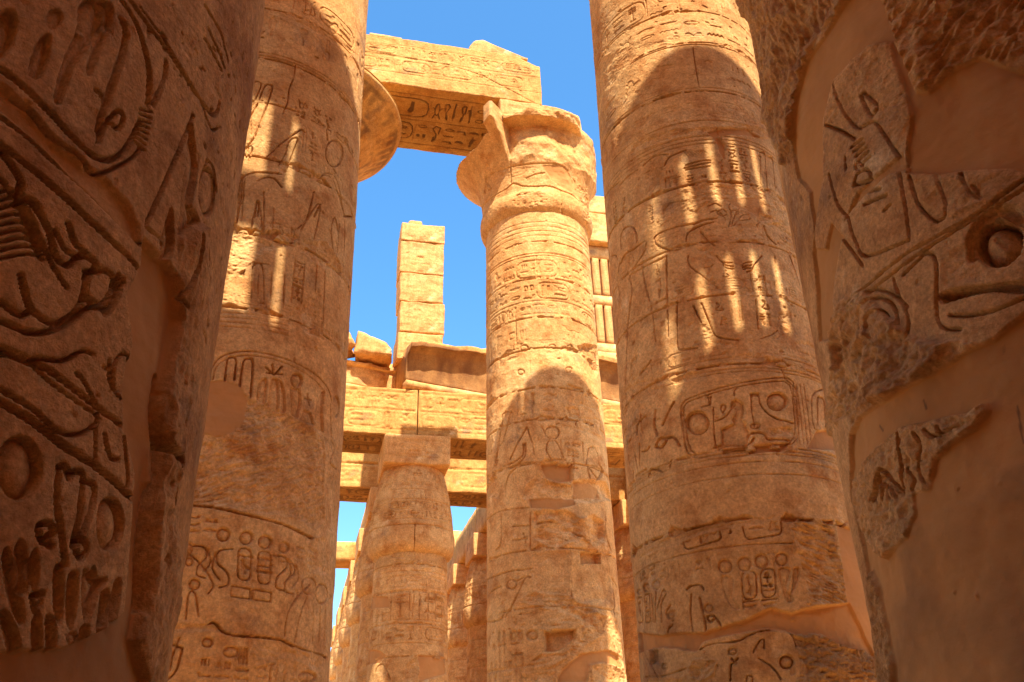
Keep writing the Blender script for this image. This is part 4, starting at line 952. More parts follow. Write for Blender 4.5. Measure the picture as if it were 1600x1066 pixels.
def carve_F(cv):
    """left edge column, huge signs close to the viewer"""
    cv.wear = 1.
    cv.view(0, 0, 2)
    K = .85
    def ln(p, w=.010, d=.022, **k): cv.line(p, w * K, d * 1.7, **k)
    cv.sunk([(20, 30), (48, 45), (48, 100), (30, 150), (0, 180), (-30, 160), (-20, 80)], .04, .03)
    cv.sunk([(130, 120), (155, 110), (150, 180), (125, 240), (95, 235), (100, 180)], .035, .02)
    cv.sunk([(150, 40), (180, 30), (195, 60), (170, 90), (150, 80)], .02, .02)
    cv.sunk([(250, 20), (290, -10), (320, 30), (300, 110), (230, 210), (190, 320), (172, 300), (200, 190), (240, 100)], .038, .03, raise_=.0)
    cv.sunk([(310, 0), (350, 20), (345, 90), (310, 160), (280, 235), (275, 200), (300, 110), (330, 60)], .035, .02)
    cv.sunk([(370, 50), (400, 90), (390, 170), (365, 240), (345, 320), (330, 350), (305, 450), (320, 340), (350, 230), (385, 120)], .035, .018)
    ln([(310, 440), (340, 380), (375, 345), (388, 375), (370, 400), (340, 370)], .012, .03)
    ln([(300, 280), (325, 310), (320, 350), (305, 410)])
    ln([(0, 215), (60, 260), (150, 345), (240, 440), (310, 495), (370, 490), (410, 440), (440, 380)], .014, .034)
    ln([(0, 290), (80, 330), (160, 420), (240, 480), (300, 540), (370, 520), (420, 490), (440, 460)], .010, .024)
    ln([(380, 0), (420, 60), (450, 150), (465, 240), (462, 330)], .014, .034); ln([(410, 0), (460, 70), (520, 150), (580, 240), (640, 330), (670, 360), (682, 340)], .014, .034)
    ln([(440, 20), (500, 100), (560, 200), (620, 300), (660, 400), (680, 400)], .008, .02)
    for i in range(8): ln([(440 - i * 2, 340 + i * 15), (475 - i * 3, 350 + i * 17)], .005, .014, smooth=False)
    ln([(520, 190), (515, 240), (490, 300), (480, 330)], .012, .03)
    cv.sunk([(600, 360), (595, 440), (580, 520), (560, 720), (565, 740), (612, 700), (600, 640), (620, 520)], .03, .03, smooth=False)
    ln([(460, 700), (520, 560), (580, 420), (605, 360)], .012, .034); ln([(600, 370), (575, 560), (560, 730)], .008, .024); ln([(460, 710), (520, 760)], .01, .03)
    cv.sunk([(535, 650), (545, 760), (530, 810), (505, 770), (515, 720)], .035, .02); cv.sunk([(605, 650), (625, 690), (605, 700)], .035, .02)
    cv.ring(650, 600, 24, 72, .012, .035); cv.disc(650, 600, 20, 66, .01)
    ln([(640, 530), (650, 500), (670, 530), (680, 600)], .010, .03)
    for p in ([(640, 20), (690, 110), (712, 190)], [(650, 90), (700, 210)], [(640, 120), (690, 220)]): ln(p, .010, .024)
    cv.rough([(560, 110), (610, 120), (600, 180), (570, 170)], .012, .014, .01)
    ln([(0, 365), (100, 440), (160, 500), (230, 560), (330, 650), (440, 760)], .010, .022); ln([(0, 450), (100, 530), (200, 620), (330, 740), (400, 800), (440, 850)], .012, .028)
    # recessed diagonal mortar band
    cv.plaster([(0, 260), (0, 340), (120, 440), (240, 560), (330, 650), (440, 770), (438, 700), (400, 640), (330, 560), (260, 520), (150, 420)], .022, .012, amt=.55)
    ln([(0, 470), (60, 560), (60, 610), (100, 640), (150, 720), (170, 800), (210, 830), (250, 800), (290, 820), (300, 850)], .012, .032)
    ln([(0, 560), (40, 620), (90, 690), (130, 760), (170, 840), (210, 900)], .008, .02); ln([(45, 640), (90, 620), (120, 650)], .01, .024)
    for i in range(9): ln([(0, 600 + 26 * i), (40 + 6 * i, 600 + 24 * i), (110 + 3 * i, 700 + 14 * i)], .007, .016)
    ln([(270, 870), (300, 840), (350, 870), (330, 940), (290, 960), (265, 920), (270, 870)], .012, .032); ln([(265, 925), (330, 970), (360, 930), (368, 860)], .012, .03); ln([(370, 870), (385, 880), (350, 960), (330, 985)], .008, .02)
    ln([(65, 860), (85, 940), (110, 980), (170, 1010), (230, 980), (260, 920), (265, 850)], .012, .03); ln([(0, 940), (60, 985), (90, 975)], .012, .03); ln([(0, 1000), (100, 1040), (200, 1020), (280, 960)], .012, .03)
    ln([(210, 700), (230, 760), (260, 790)], .01, .03); ln([(170, 720), (200, 780), (230, 800)], .008, .024)
    # lower part
    cv.view(0, 533, 2)
    ln([(0, 20), (100, 60), (180, 110), (260, 170), (310, 210), (380, 260)], .012, .032); ln([(110, 50), (200, 60), (260, 30), (290, 40)], .01, .026); ln([(240, 100), (260, 120), (300, 190)], .008, .022); ln([(0, 40), (90, 70), (160, 130), (300, 230)], .006, .016)
    ln([(380, 40), (400, 50), (390, 130), (360, 160), (355, 80), (380, 40)], .008, .02); ln([(340, 60), (345, 130), (380, 180)], .008, .02)
    ln([(0, 190), (100, 250), (200, 330), (300, 390), (410, 490)], .014, .034); ln([(0, 150), (100, 210), (180, 280), (250, 290), (300, 260), (305, 230)], .010, .026); ln([(300, 270), (300, 380)], .008, .02); ln([(330, 290), (345, 360), (370, 370)], .01, .022); ln([(390, 300), (400, 440), (385, 470)], .01, .022)
    cv.disc(60, 396, 66, 100, .045); cv.disc(340, 572, 42, 84, .04)
    for p in ([(185, 400), (175, 500), (195, 640), (200, 700)], [(180, 395), (200, 390), (215, 430)], [(220, 420), (240, 405), (258, 430), (240, 560), (225, 640)], [(270, 440), (295, 460), (270, 560), (235, 640)],
              [(160, 640), (125, 620), (120, 580), (150, 570), (165, 600), (145, 610)], [(235, 640), (255, 620), (270, 650), (250, 680), (235, 660)], [(120, 870), (100, 800), (130, 790)]): ln(p, .011, .028)
    for p in ([(10, 700), (22, 645), (45, 720), (75, 860), (60, 880), (30, 800)], [(45, 690), (62, 620), (85, 690), (82, 770), (66, 790)], [(88, 720), (108, 650), (118, 700), (108, 780)],
              [(255, 780), (258, 715), (275, 725), (290, 705), (300, 740), (330, 745), (300, 800), (275, 880), (262, 860)], [(168, 720), (190, 700), (196, 800), (188, 880), (170, 830)], [(212, 740), (235, 720), (238, 800), (224, 900), (210, 850)],
              [(5, 850), (30, 860), (60, 940), (50, 990), (20, 940)], [(100, 880), (124, 870), (128, 960), (108, 985)], [(145, 860), (172, 880), (168, 980), (148, 970)], [(250, 900), (275, 890), (265, 960), (245, 970)], [(310, 800), (338, 780), (330, 870), (300, 940)], [(350, 770), (375, 750), (362, 850), (335, 930)]):
        cv.sunk(p, .038, .022, .15)
    for x, y in ((115, 815), (225, 930)): cv.disc(x, y, 15, 20, .02)
    # broken right edge of the sheath with the mortar strip behind
    cv.view(0, 0, 2)
    cv.plaster([(450, 740), (520, 800), (560, 860), (570, 960), (590, 1060), (520, 1250), (505, 1390), (470, 1600), (460, 1850), (430, 2000), (470, 2150), (-60, 2180), (-60, 2040), (200, 2030), (330, 1980), (390, 1920), (410, 1700), (425, 1480), (390, 1330), (385, 1200), (420, 1080), (400, 920), (440, 850)], .038, .008, soft=.005, amp=.008)
    cv.rough([(560, 740), (640, 700), (660, 830), (640, 960), (590, 1060), (600, 1200), (560, 1420), (530, 1560), (545, 1900), (510, 2130), (470, 2130), (440, 2000), (465, 1840), (480, 1500), (530, 1280), (525, 1220), (570, 1000), (560, 860)], .0, .035, .008, cell=(.10, .2))
    ln([(610, 740), (600, 850), (570, 920), (580, 960)], .012, .04); ln([(640, 700), (650, 880), (660, 870)], .01, .03)
    cv.line([(520, 1180), (508, 1300), (512, 1390), (545, 1430), (570, 1440)], .02, .06); cv.line([(505, 1400), (480, 1560), (465, 1700), (450, 1900)], .018, .05)
    cv.line([(545, 1430), (550, 1560), (535, 1600)], .01, .03)
    cv.stain([(-60, 2050), (480, 2000), (480, 2150), (-60, 2150)], .25, .1, .1)
    cv.view(); cv.wear = .8
    for k in range(4): cv.row(cv.a[0] + .05, -.05, 1.7 + k * .85, 2.35 + k * .85, .02, True, .8)
    cv.view(); cv.chips(160, (.006, .022), .012); cv.weather(.007, .016, .004)
    return []

def carve_R(cv):
    """right edge column: rough stone, islands of old carving, wide fields of mortar"""
    cv.wear = 1.
    cv.view(1150, 0, 2)
    # old rough-dressed stone above
    cv.rough([(0, -100), (400, -100), (340, 20), (260, 110), (215, 200), (190, 300), (180, 500), (150, 520), (60, 300), (0, 100)], .02, .09, .02, cell=(.10, .22), tone=.38)
    cv.rough([(420, -100), (960, -100), (960, 220), (880, 210), (760, 170), (680, 210), (600, 280), (560, 300), (530, 200), (480, 100)], .0, .07, .02, cell=(.14, .06), lean=.75)
    # carved islands
    for p in ([(280, 390), (330, 410), (370, 435)], [(300, 260), (330, 340), (380, 400), (430, 380), (470, 430), (530, 520)], [(390, 300), (420, 360), (440, 330), (400, 290)], [(340, 490), (345, 530)], [(290, 545), (320, 640), (350, 680)],
              [(500, 500), (520, 600), (540, 740)], [(540, 550), (570, 640), (620, 690), (650, 680)], [(620, 540), (650, 620), (655, 670)], [(350, 680), (375, 760), (410, 800), (540, 750)], [(700, 540), (730, 600), (765, 620), (740, 580)], [(330, 740), (380, 810), (395, 830)],
              [(310, 990), (400, 900), (520, 800), (640, 730), (760, 660), (900, 560)], [(320, 1010), (420, 910), (560, 800), (700, 710), (900, 590)], [(490, 870), (510, 930), (535, 960)], [(520, 860), (560, 820), (600, 790), (625, 830), (625, 960), (640, 1020), (700, 1030)],
              [(665, 985), (740, 985), (820, 965), (900, 930)], [(400, 640), (470, 610)], [(400, 600), (450, 590)], [(460, 660), (480, 640)], [(370, 580), (420, 560), (410, 530), (380, 545), (370, 580)]):
        cv.line(p, .010, .034)
    for i in range(5): cv.line([(360 + 8 * i, 480 + 14 * i - 20), (395 + 6 * i, 440 + 14 * i - 6)], .01, .026, smooth=False)
    cv.disc(385, 520, 14, 14, .02); cv.sunk([(635, 920), (700, 900), (800, 890), (900, 880), (900, 915), (800, 910), (700, 930), (645, 945)], .11, .04)
    cv.rough([(630, 800), (700, 740), (800, 650), (890, 690), (890, 880), (700, 890), (640, 910)], .008, .02, .04, keep=.5)
    cv.disc(815, 757, 80, 76, .15, keep=.1); cv.line([(735, 800), (740, 730), (790, 670), (850, 660), (890, 700)], .035, .05); cv.line([(800, 740), (830, 765)], .014, .03)
    cv.ring(445, 1010, 62, 80, .012, .035); cv.disc(447, 1020, 40, 52, .10, keep=.1); cv.ring(440, 1015, 100, 110, .010, .025)
    cv.rough([(300, 260), (420, 140), (470, 140), (480, 190), (530, 290), (550, 360), (500, 460), (430, 400), (350, 400), (280, 380)], .006, .016, .02, cell=(.08, .06), keep=.6)
    cv.rough([(540, 540), (690, 540), (900, 540), (900, 560), (780, 640), (660, 690), (560, 640)], .006, .016, .03, keep=.6)
    # mortar fields
    cv.plaster([(340, 10), (400, -60), (440, -40), (480, 80), (500, 130), (470, 130), (420, 140), (300, 250), (270, 380), (270, 560), (250, 680), (240, 800), (260, 1066), (310, 1066), (300, 930), (330, 740), (300, 700), (280, 780), (250, 780), (230, 600), (190, 560), (180, 480), (190, 290), (220, 190), (270, 110)], .02, .006, soft=.004)
    cv.plaster([(480, 110), (530, 200), (560, 290), (600, 290), (680, 215), (760, 175), (880, 215), (960, 230), (960, 560), (860, 525), (720, 530), (640, 545), (530, 540), (540, 420), (550, 360), (530, 280), (490, 180)], .022, .006, soft=.004, amp=.010)
    cv.plaster([(530, 530), (480, 540), (400, 610), (350, 670), (340, 690), (380, 600), (450, 540), (520, 480)], .02, .008, soft=.004, amt=.6)
    cv.rough([(310, 1000), (330, 940), (400, 900), (520, 1040), (600, 1066), (640, 1066), (560, 1200), (420, 1260), (300, 1360), (290, 1200)], .01, .06, .02, cell=(.16, .10), keep=.25)
    cv.view(1250, 533, 2)
    cv.rough([(80, 0), (240, 0), (200, 60), (220, 150), (160, 270), (110, 180)], .04, .09, .02, cell=(.16, .12), tone=.42)
    cv.rough([(200, 0), (560, 0), (470, 50), (380, 110), (270, 180), (230, 190), (200, 60)], .02, .07, .02, cell=(.18, .10))
    cv.plaster([(150, 290), (180, 240), (270, 180), (380, 115), (480, 50), (600, -10), (760, -140), (800, -100), (800, 1150), (260, 1150), (270, 1000), (225, 800), (160, 480)], .022, .006, soft=.004, amp=.010)
    for _ in range(26):
        x, y = cv.rng.uniform(280, 700), cv.rng.uniform(300, 1000); q = [(x, y)]
        for _k in range(5): q.append((q[-1][0] + cv.rng.uniform(-12, 22), q[-1][1] + cv.rng.uniform(10, 34)))
        cv.line(q, .0035, .006)
    # raised island of old surface
    isl = [(180, 440), (220, 370), (270, 320), (340, 270), (430, 245), (520, 220), (570, 190), (585, 215), (540, 270), (470, 320), (420, 370), (400, 460), (350, 475), (355, 540), (330, 610), (260, 680), (210, 600), (180, 520)]
    cv.rough(isl, -.008, .03, .006, soft=.004, cell=(.09, .06))
    for i in range(6): cv.line([(268 + 2 * i, 425), (235 + 18 * i, 500 - 3 * i)], .003, .010, smooth=False)
    for p in ([(265, 410), (280, 405), (330, 480)], [(245, 500), (262, 415)], [(325, 290), (330, 460)], [(372, 290), (384, 330), (378, 400), (390, 440)], [(400, 280), (430, 300), (500, 262)], [(345, 400), (360, 430), (352, 465)], [(440, 270), (450, 300)]): cv.line(p, .008, .02)
    cv.line([(665, 200), (680, 280), (690, 315)], .006, .012, paint=.6); cv.line([(375, 185), (385, 210)], .006, .012, paint=.6); cv.disc(484, 459, 6, 9, .02); cv.line([(240, 265), (250, 280)], .005, .01, paint=.6)
    cv.rough([(215, 720), (235, 760), (260, 870), (290, 1010), (300, 1150), (250, 1150), (240, 950)], -.01, .04, .008, cell=(.05, .09), tone=.42)
    cv.view()
    cv.view(1250, 533, 2); cv.stain([(420, 700), (560, 640), (720, 620), (760, 900), (740, 1100), (300, 1100), (330, 900)], .38, .25, .25); cv.view()
    cv.wear = .8
    for k in range(5): cv.row(.62, cv.a[-1] - .05, 2. + k * 1.0, 2.75 + k * 1.0, .02, True, .8)
    cv.rough([(.75, 3.2), (1.7, 3.4), (1.6, 4.6), (.95, 4.9)], .02, .05, .06)
    cv.stain([(.0 + cv.a[0], 1.4), (cv.a[-1], 1.4), (cv.a[-1], 2.6), (cv.a[0], 2.3)], .35, .35, .5)
    cv.chips(120, (.006, .028), .014); cv.weather(.007, .016, .004)
    return []

def carve_S(cv):
    cv.wear = 1.5
    rings(cv, 635, [885, 892, 899, 968, 975, 1005], .014, .016); rings(cv, 635, [922, 925], .012, .02)
    bandtext(cv, 635, 966, 927, d=.026, asp=.62, cart=0.); bandtext(cv, 635, 1000, 978, d=.022, asp=.8); bandtext(cv, 635, 918, 900, d=.014, asp=1.)
    for k in range(-8, 9): cv._line(np.array([(k * .34, zat(cv, 635, 968)), (k * .34, zat(cv, 635, 925))]), .014, .022)
    cv.view(510, 800, 4.007)
    cv.plaster([(270, 530), (385, 530), (395, 600), (280, 610)], .05, .01); cv.plaster([(250, 860), (330, 870), (370, 900), (330, 950), (250, 960)], .06, .02); cv.plaster([(570, 900), (740, 910), (745, 1010), (580, 1066)], .05, .02)
    cv.rough([(500, 960), (570, 900), (590, 1000), (540, 1066), (480, 1066)], .05, .05, .03)
    for p in ([(300, 1030), (320, 970), (360, 960), (400, 1050)], [(300, 550), (300, 600)]): cv.line(p, .02, .03)
    cv.rough([(280, 240), (560, 230), (560, 310), (300, 330)], .03, .05, .05, cell=(.5, .08)); cv.rough([(560, 300), (730, 320), (730, 370), (600, 350)], .02, .04, .04, cell=(.5, .08))
    cv.view()
    jj = joints(cv, 635, [882, 924, 974, 1026], w=.016, d=.035, chip=.5)
    cv.chips(60, (.02, .06), .03); cv.weather(.012, .012, .01)
    cv.drums(jj)
    return jj

def carve_bud(cv):
    cv.wear = 1.6
    for z in (10.9, 11.25, 11.6, 12.0, 12.3): cv._line(np.array([(cv.a[0], z), (cv.a[-1], z)]), .014, .014)
    cv.row(cv.a[0], cv.a[-1], 10.95, 11.2, .02, False, 1.); cv.row(cv.a[0], cv.a[-1], 11.3, 11.55, .022, False, 1.); cv.row(cv.a[0], cv.a[-1], 12.05, 12.75, .02, False, .6, cart=0.); cv.row(cv.a[0], cv.a[-1], 11.63, 11.95, .014, False, 1.)
    for x in np.arange(cv.a[0] + .3, cv.a[-1], .47): cv.glyph('sun', x, 12.55, .26, .26, .03)
    cv.joint(10.68, w=.02, d=.05, chip=.8); cv.joint(11.62, w=.014, d=.03, chip=.6)
    cv.vjoint(.1, 9.8, 10.7, .02, .05)
    cv.chips(30, (.02, .06), .03); cv.weather(.014, .012, .01)

def carve_T(cv):
    for z in (8.9, 8.2, 7.0, 5.2): cv._line(np.array([(cv.a[0], z), (cv.a[-1], z)]), .02, .02)
    cv.row(cv.a[0], cv.a[-1], 8.25, 8.85, .02, False, .8, cart=.2); cv.row(cv.a[0], cv.a[-1], 5.3, 6.9, .02, False, .7)
    jj = [3.1, 4.3, 5.5, 6.7, 7.9, 9.1]
    for z in jj: cv.joint(z, w=.02, d=.04, chip=.6)
    cv.rough([(-1.2, 3.), (.3, 2.8), (.5, 4.1), (-.9, 4.5)], .05, .05, .06); cv.chips(60, (.03, .09), .04); cv.weather(.015, .014, .01); return jj
FEAT.update(B=carve_B, A=carve_A, C=carve_C, D=carve_D, F=carve_F, R=carve_R, S=carve_S, T=carve_T, bud=carve_bud)

# middle column
eC, shC, cpC = nave_column(0, 0, 'tall sunlit column with a broken open capital, in the middle under the lintel end', 11, FEAT.get('C'),
    nave_rf(1.75, .103), 'open papyrus columns of the nave', bell_f=broken_bell, dense=(-100, 100, 3.4, 17.6), res=.02)
# its neighbour, hidden behind the near left column except for its capital
eD, shD, cpD = nave_column(-7.75, 0, 'column whose painted round capital peeks out behind the near left column, under the lintel', 12, FEAT.get('D'),
    nave_rf(1.75, .103), 'open papyrus columns of the nave', dense=(-100, 100, 12, 17.6), res=.05)
paint_bell(cpD, amt=1.)
eB, shB, cpB = nave_column(.13, -10.37, 'big column with an oval cartouche and stripes of light, right of the middle column', 13, FEAT.get('B'),
    nave_rf(1.75, .12), 'open papyrus columns of the nave', dense=(-97, 90, 2.6, 15.8), res=.0105, top=22.55, scale_rim=2.05)
paint_bell(cpB)
eA, shA, cpA = nave_column(-7.6, -10.14, 'big shaded column with round mortar patch, left of the gap with blue sky', 14, FEAT.get('A'),
    nave_rf(1.75, .10), 'open papyrus columns of the nave', dense=(-40, 100, 2.4, 14.2), res=.0105, top=22.55)
paint_bell(cpA)

# ------------------------------------------------------------ near side columns, seen close at both edges of the frame
def near_column(u, v, label, seed, fn, R, dense, res):
    x, y, _ = W(u, v); e = empty('side_column', (x, y, 0)); tag(e, label, 'column', 'closed papyrus columns of the near side row')
    rf = lambda z: R + 0 * np.asarray(z)
    sh = Shaft(x, y, rf, R); cv = sh.canvas(*dense, res, seed); jo = fn(cv) if fn else []
    sh.build('shaft', .4, 9.9, MSF, e, joints=jo or [2.2, 3.4, 4.6, 7, 8.2])
    lathe('base', [(2.0, 0), (2.05, .1), (2.05, .3), (1.9, .4)], MS, e, 64, seed=seed, amp=.04)
    lathe('capital', fine_prof([(R, 9.85), (R + .1, 10.0), (R + .17, 10.3), (R + .14, 10.8), (R - .02, 11.8), (R - .3, 12.9), (R - .36, 13.0)]), MS, e, 72, seed=seed, amp=.03)
    blk('abacus', u - 1.15, u + 1.15, v - 1.15, v + 1.15, 12.95, 14.1, seed + 3, parent=e, res=.2)
    return e, sh
eF, shF = near_column(-8.16, -19.4, 'dark column at the left edge with very large carved signs and a vertical mortar strip', 21, FEAT.get('F'), 1.40, (-70, 100, 1.5, 5.2), .0055)
eR, shR = near_column(-2.25, -19.4, 'dark column filling the right edge, half covered by smooth mortar', 22, FEAT.get('R'), 1.53, (-104, 72, 1.6, 7.2), .0065)

# ------------------------------------------------------------ great lintel across the two nave columns
def lintel_front(cv):
    L = cv.a[-1]; h = cv.b[-1]
    cv._line(np.array([(0, .22 * h), (L, .22 * h)]), .012, .012); cv._line(np.array([(0, .53 * h), (L, .53 * h)]), .012, .012)
    cv._line(np.array([(0, .84 * h), (L, .84 * h)]), .012, .012)
    cv.row(.2, L - .1, .26 * h, .49 * h, .022, False, cart=.25); cv.row(.2, L - .1, .57 * h, .80 * h, .022, False, cart=.25)
    cv._line(np.array([(L * .25, .56 * h), (L * .45, .55 * h), (L * .6, .53 * h), (L * .75, .42 * h), (L * .88, .18 * h), (L * .97, .02)]), .012, .03)
    cv.chips(30, (.02, .07), .02); cv.weather(.012, .012, .01)
def lintel_soffit(cv):
    L = cv.a[-1]; D = cv.b[-1]
    for t in (.12, .5, .88): cv._line(np.array([(0, t * D), (L, t * D)]), .025, .02, paint=.6)
    cv.row(.1, L - 1., .16 * D, .47 * D, .035, False, .52, paint=.85, cart=.12); cv.row(.1, L - 1., .53 * D, .84 * D, .035, False, .52, paint=.85, cart=.12)
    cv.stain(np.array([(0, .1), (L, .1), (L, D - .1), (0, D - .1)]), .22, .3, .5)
    cv.weather(.01, .01, .01)
def lintel_top(P):
    t = sstep(1.4, 1.9, P[:, 2]); P = P.copy()
    P[:, 2] -= t * (.10 + .12 * vn3(np.stack([P[:, 0], P[:, 1] * .2, P[:, 1] * 0], -1), .9, 4, 4) + .35 * sstep(7.0, 7.9, P[:, 0]) + .05)
    return P
LT = 24.2
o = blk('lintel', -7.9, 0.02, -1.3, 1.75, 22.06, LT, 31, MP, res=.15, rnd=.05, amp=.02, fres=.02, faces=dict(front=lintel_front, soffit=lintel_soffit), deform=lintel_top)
tag(o, 'great sunlit stone lintel crossing the sky from the left column to the middle one', 'lintel', 'great lintels of the nave')
o = blk('lintel', -15.3, -7.93, -1.3, 1.75, 22.06, LT, 32, res=.3); tag(o, 'stone lintel running on to the left behind the near left column', 'lintel', 'great lintels of the nave')
for nm, u0, u1, v0, v1, z0, z1, sd, lb in (
    ('stone_slab', -5.6, -4.55, -1.1, -.3, LT - .04, LT + .10, 33, 'thin flat slab lying on top of the great lintel, left of the pointed slab'),):
    o = blk(nm, u0, u1, v0, v1, z0, z1, sd, res=.08, rnd=.03, amp=.03); tag(o, lb, 'stone')

o = blk('stone_slab', -2.3, -.2, .7, 1.7, LT - .12, LT + .75, 39, res=.1, rnd=.08, amp=.1); tag(o, 'unseen block added on the back edge of the great lintel to cast more shadow', 'stone')  # unseen block, added to raise the lintel's shadow on the far architrave
def wedge(P):
    P = P.copy(); t = np.clip(P[:, 0] / 1.9, 0, 1)
    P[:, 2] = P[:, 2] * np.interp(t, [0, .1, .25, 1], [.3, .85, 1., .12]); return P
o = blk('stone_slab', -2.35, -.35, -1.15, .6, LT - .1, LT + .50, 34, res=.08, rnd=.03, amp=.03, deform=wedge)
tag(o, 'pointed broken slab lying on the right end of the great lintel', 'stone')

# lintels above the near pair of nave columns (out of the frame, they shade the middle column)
for u0, u1, sd, lb in ((-7.45, .1, 35, 'great lintel between the two near nave columns'), (.16, 7.6, 36, 'great lintel right of the near nave column'), (-15, -7.5, 37, 'great lintel left of the near nave column')):
    o = blk('lintel', u0, u1, -11.5, -8.95, 22.57, LT + .25, sd, res=.4); tag(o, lb + ', above the picture', 'lintel', 'great lintels of the nave')

# ------------------------------------------------------------ side halls: small columns with closed bud capitals
def bud_rf(z):
    return np.interp(z, [.4, 1.5, 5, 9.9], [1.28, 1.38, 1.36, 1.27])
BUD = fine_prof([(1.30, 9.8), (1.42, 9.9), (1.50, 10.05), (1.53, 10.3), (1.52, 10.6), (1.47, 11.1), (1.38, 11.8), (1.24, 12.5), (1.10, 12.98)], 6)
def bud_capital(cv): pass
def bud_column(u, v, label, seed, fn, res, dense, group='closed papyrus columns of the far side hall', zr=(3.2, 9.8)):
    x, y, _ = W(u, v); e = empty('bud_column', (x, y, 0)); tag(e, label, 'column', group)
    zs = np.array([p[1] for p in BUD]); rs = np.array([p[0] for p in BUD])
    rf = lambda z: np.where(np.asarray(z) > 9.8, np.interp(z, zs, rs), bud_rf(z))
    sh = Shaft(x, y, rf, 1.4); cv = sh.canvas(dense[0], dense[1], zr[0], 9.78, res, seed); jo = fn(cv) if fn else [2.1, 3.2, 4.3, 5.4, 6.5, 7.6, 8.7]
    sh.build('shaft', .4, 9.8, MS, e, joints=jo or [])
    s2 = Shaft(x, y, rf, 1.4); cv = s2.canvas(dense[0], dense[1], 9.78, 12.98, res, seed + 1)
    if FEAT.get('bud'): FEAT['bud'](cv)
    s2.build('capital', 9.78, 12.98, MS, e, joints=[])
    lathe('base', [(1.9, 0), (1.95, .1), (1.95, .3), (1.8, .4)], MS, e, 48, seed=seed, amp=.04)
    def ab(cv):
        cv.row(.35, cv.a[-1] - .3, .3, .85, .02, True, cart=.4); cv.weather(.01, .01, .006)
    blk('abacus', u - 1.2, u + 1.2, v - 1.2, v + 1.2, 12.98, 14.1, seed + 3, parent=e, res=.15, fres=.03, faces=dict(front=ab))
    return e
def copy_tree(o, loc, label, group=None):
    c = o.copy(); COL.objects.link(c); c.location = loc; c['label'] = label
    if group: c['group'] = group
    for ch in o.children:
        d = ch.copy(); COL.objects.link(d); d.parent = c
    return c
eS = bud_column(-2.6, 9.05, 'squat column with swelling bud capital and square abacus, in front of the far hall', 41, FEAT.get('S'), .02, (-105, 105))
eS2 = bud_column(-2.6, 15.05, 'shaded bud column just behind the front bud column, mostly hidden by it', 42, FEAT.get('T'), .035, (-105, 105), zr=(2.5, 9.8))
def at_uv(u, v): return Vector(W(u, v))
DU, DV = 5.5, 6.0
for k, lb in ((2, 'third in the lit file of bud columns seen left of the front bud column'), (3, 'fourth in the lit file of bud columns seen left of the front bud column'),
              (4, 'fifth in the lit file of bud columns seen left of the front bud column'), (5, 'sixth in the lit file of bud columns seen left of the front bud column'),
              (6, 'farthest in the lit file of bud columns seen left of the front bud column')):
    copy_tree(eS2, at_uv(-2.6, 9.05 + DV * k), lb)
for k, lb in ((0, 'bud column hidden behind the middle column, carrying the long architrave'), (1, 'second bud column of the file behind the middle column'),
              (2, 'bud column at the left edge of the middle column, under the diagonal beam'),
              (3, 'sunlit bud column right of the front bud column, nearest of the two showing there'),
              (4, 'sunlit bud column touching the right edge of the front bud column'), (5, 'farthest bud column of the right-hand file')):
    copy_tree(eS2 if k else eS2, at_uv(-2.6 + DU, 9.05 + DV * k), lb)
for k, lb in ((0, 'shaded bud column behind the big striped column'), (1, 'dark bud column in the narrow gap between the two sunlit big columns'), (2, 'dark bud column deep in the narrow gap'), (3, 'farthest dark bud column of the gap')):
    copy_tree(eS2, at_uv(-2.6 + 2 * DU, 9.05 + DV * k), lb)
for k, lb in ((0, 'bud column hidden behind the near left column'), (1, 'second bud column hidden behind the near left column'), (3, 'far bud column left of the sky gap, hidden by the near left column')):
    copy_tree(eS2, at_uv(-2.6 - DU, 9.05 + DV * k), lb)

# ------------------------------------------------------------ long architrave, round moulding and cornice of the far side
V0 = 8.0
def arch_front(cv):
    L = cv.a[-1]; h = cv.b[-1]
    cv.row(.1, L - .1, .14 * h, .50 * h, .028, True, .9, cart=.3); cv.row(.1, L - .1, .56 * h, .90 * h, .028, True, .9, cart=.3)
    cv.chips(20, (.02, .06), .02); cv.weather(.012, .012, .008)
def arch_soffit(cv):
    L = cv.a[-1]; D = cv.b[-1]
    for t in (.08, .5, .92): cv._line(np.array([(0, t * D), (L, t * D)]), .03, .02, paint=.5)
    cv.row(.1, L - .1, .12 * D, .46 * D, .03, False, .9, paint=.75, cart=.3); cv.row(.1, L - .1, .54 * D, .88 * D, .03, False, .9, paint=.75, cart=.3)
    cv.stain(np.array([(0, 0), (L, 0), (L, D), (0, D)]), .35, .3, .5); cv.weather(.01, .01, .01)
for u0, u1, sd, lb in ((-8.1, -2.63, 51, 'inscribed architrave block above the left half of the square abacus'),
                       (-2.6, 2.88, 52, 'inscribed architrave block right of the square abacus, reaching behind the middle column'),
                       (2.91, 8.4, 53, 'architrave block in the gap between the middle column and the striped column'),
                       (-13.6, -8.13, 54, 'architrave block hidden behind the near left column')):
    near = sd < 54
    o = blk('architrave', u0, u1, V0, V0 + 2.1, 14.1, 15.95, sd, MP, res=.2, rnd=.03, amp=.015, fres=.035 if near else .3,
            faces=dict(front=arch_front, soffit=arch_soffit) if near else {}); tag(o, lb, 'architrave', 'architrave blocks of the far side row')

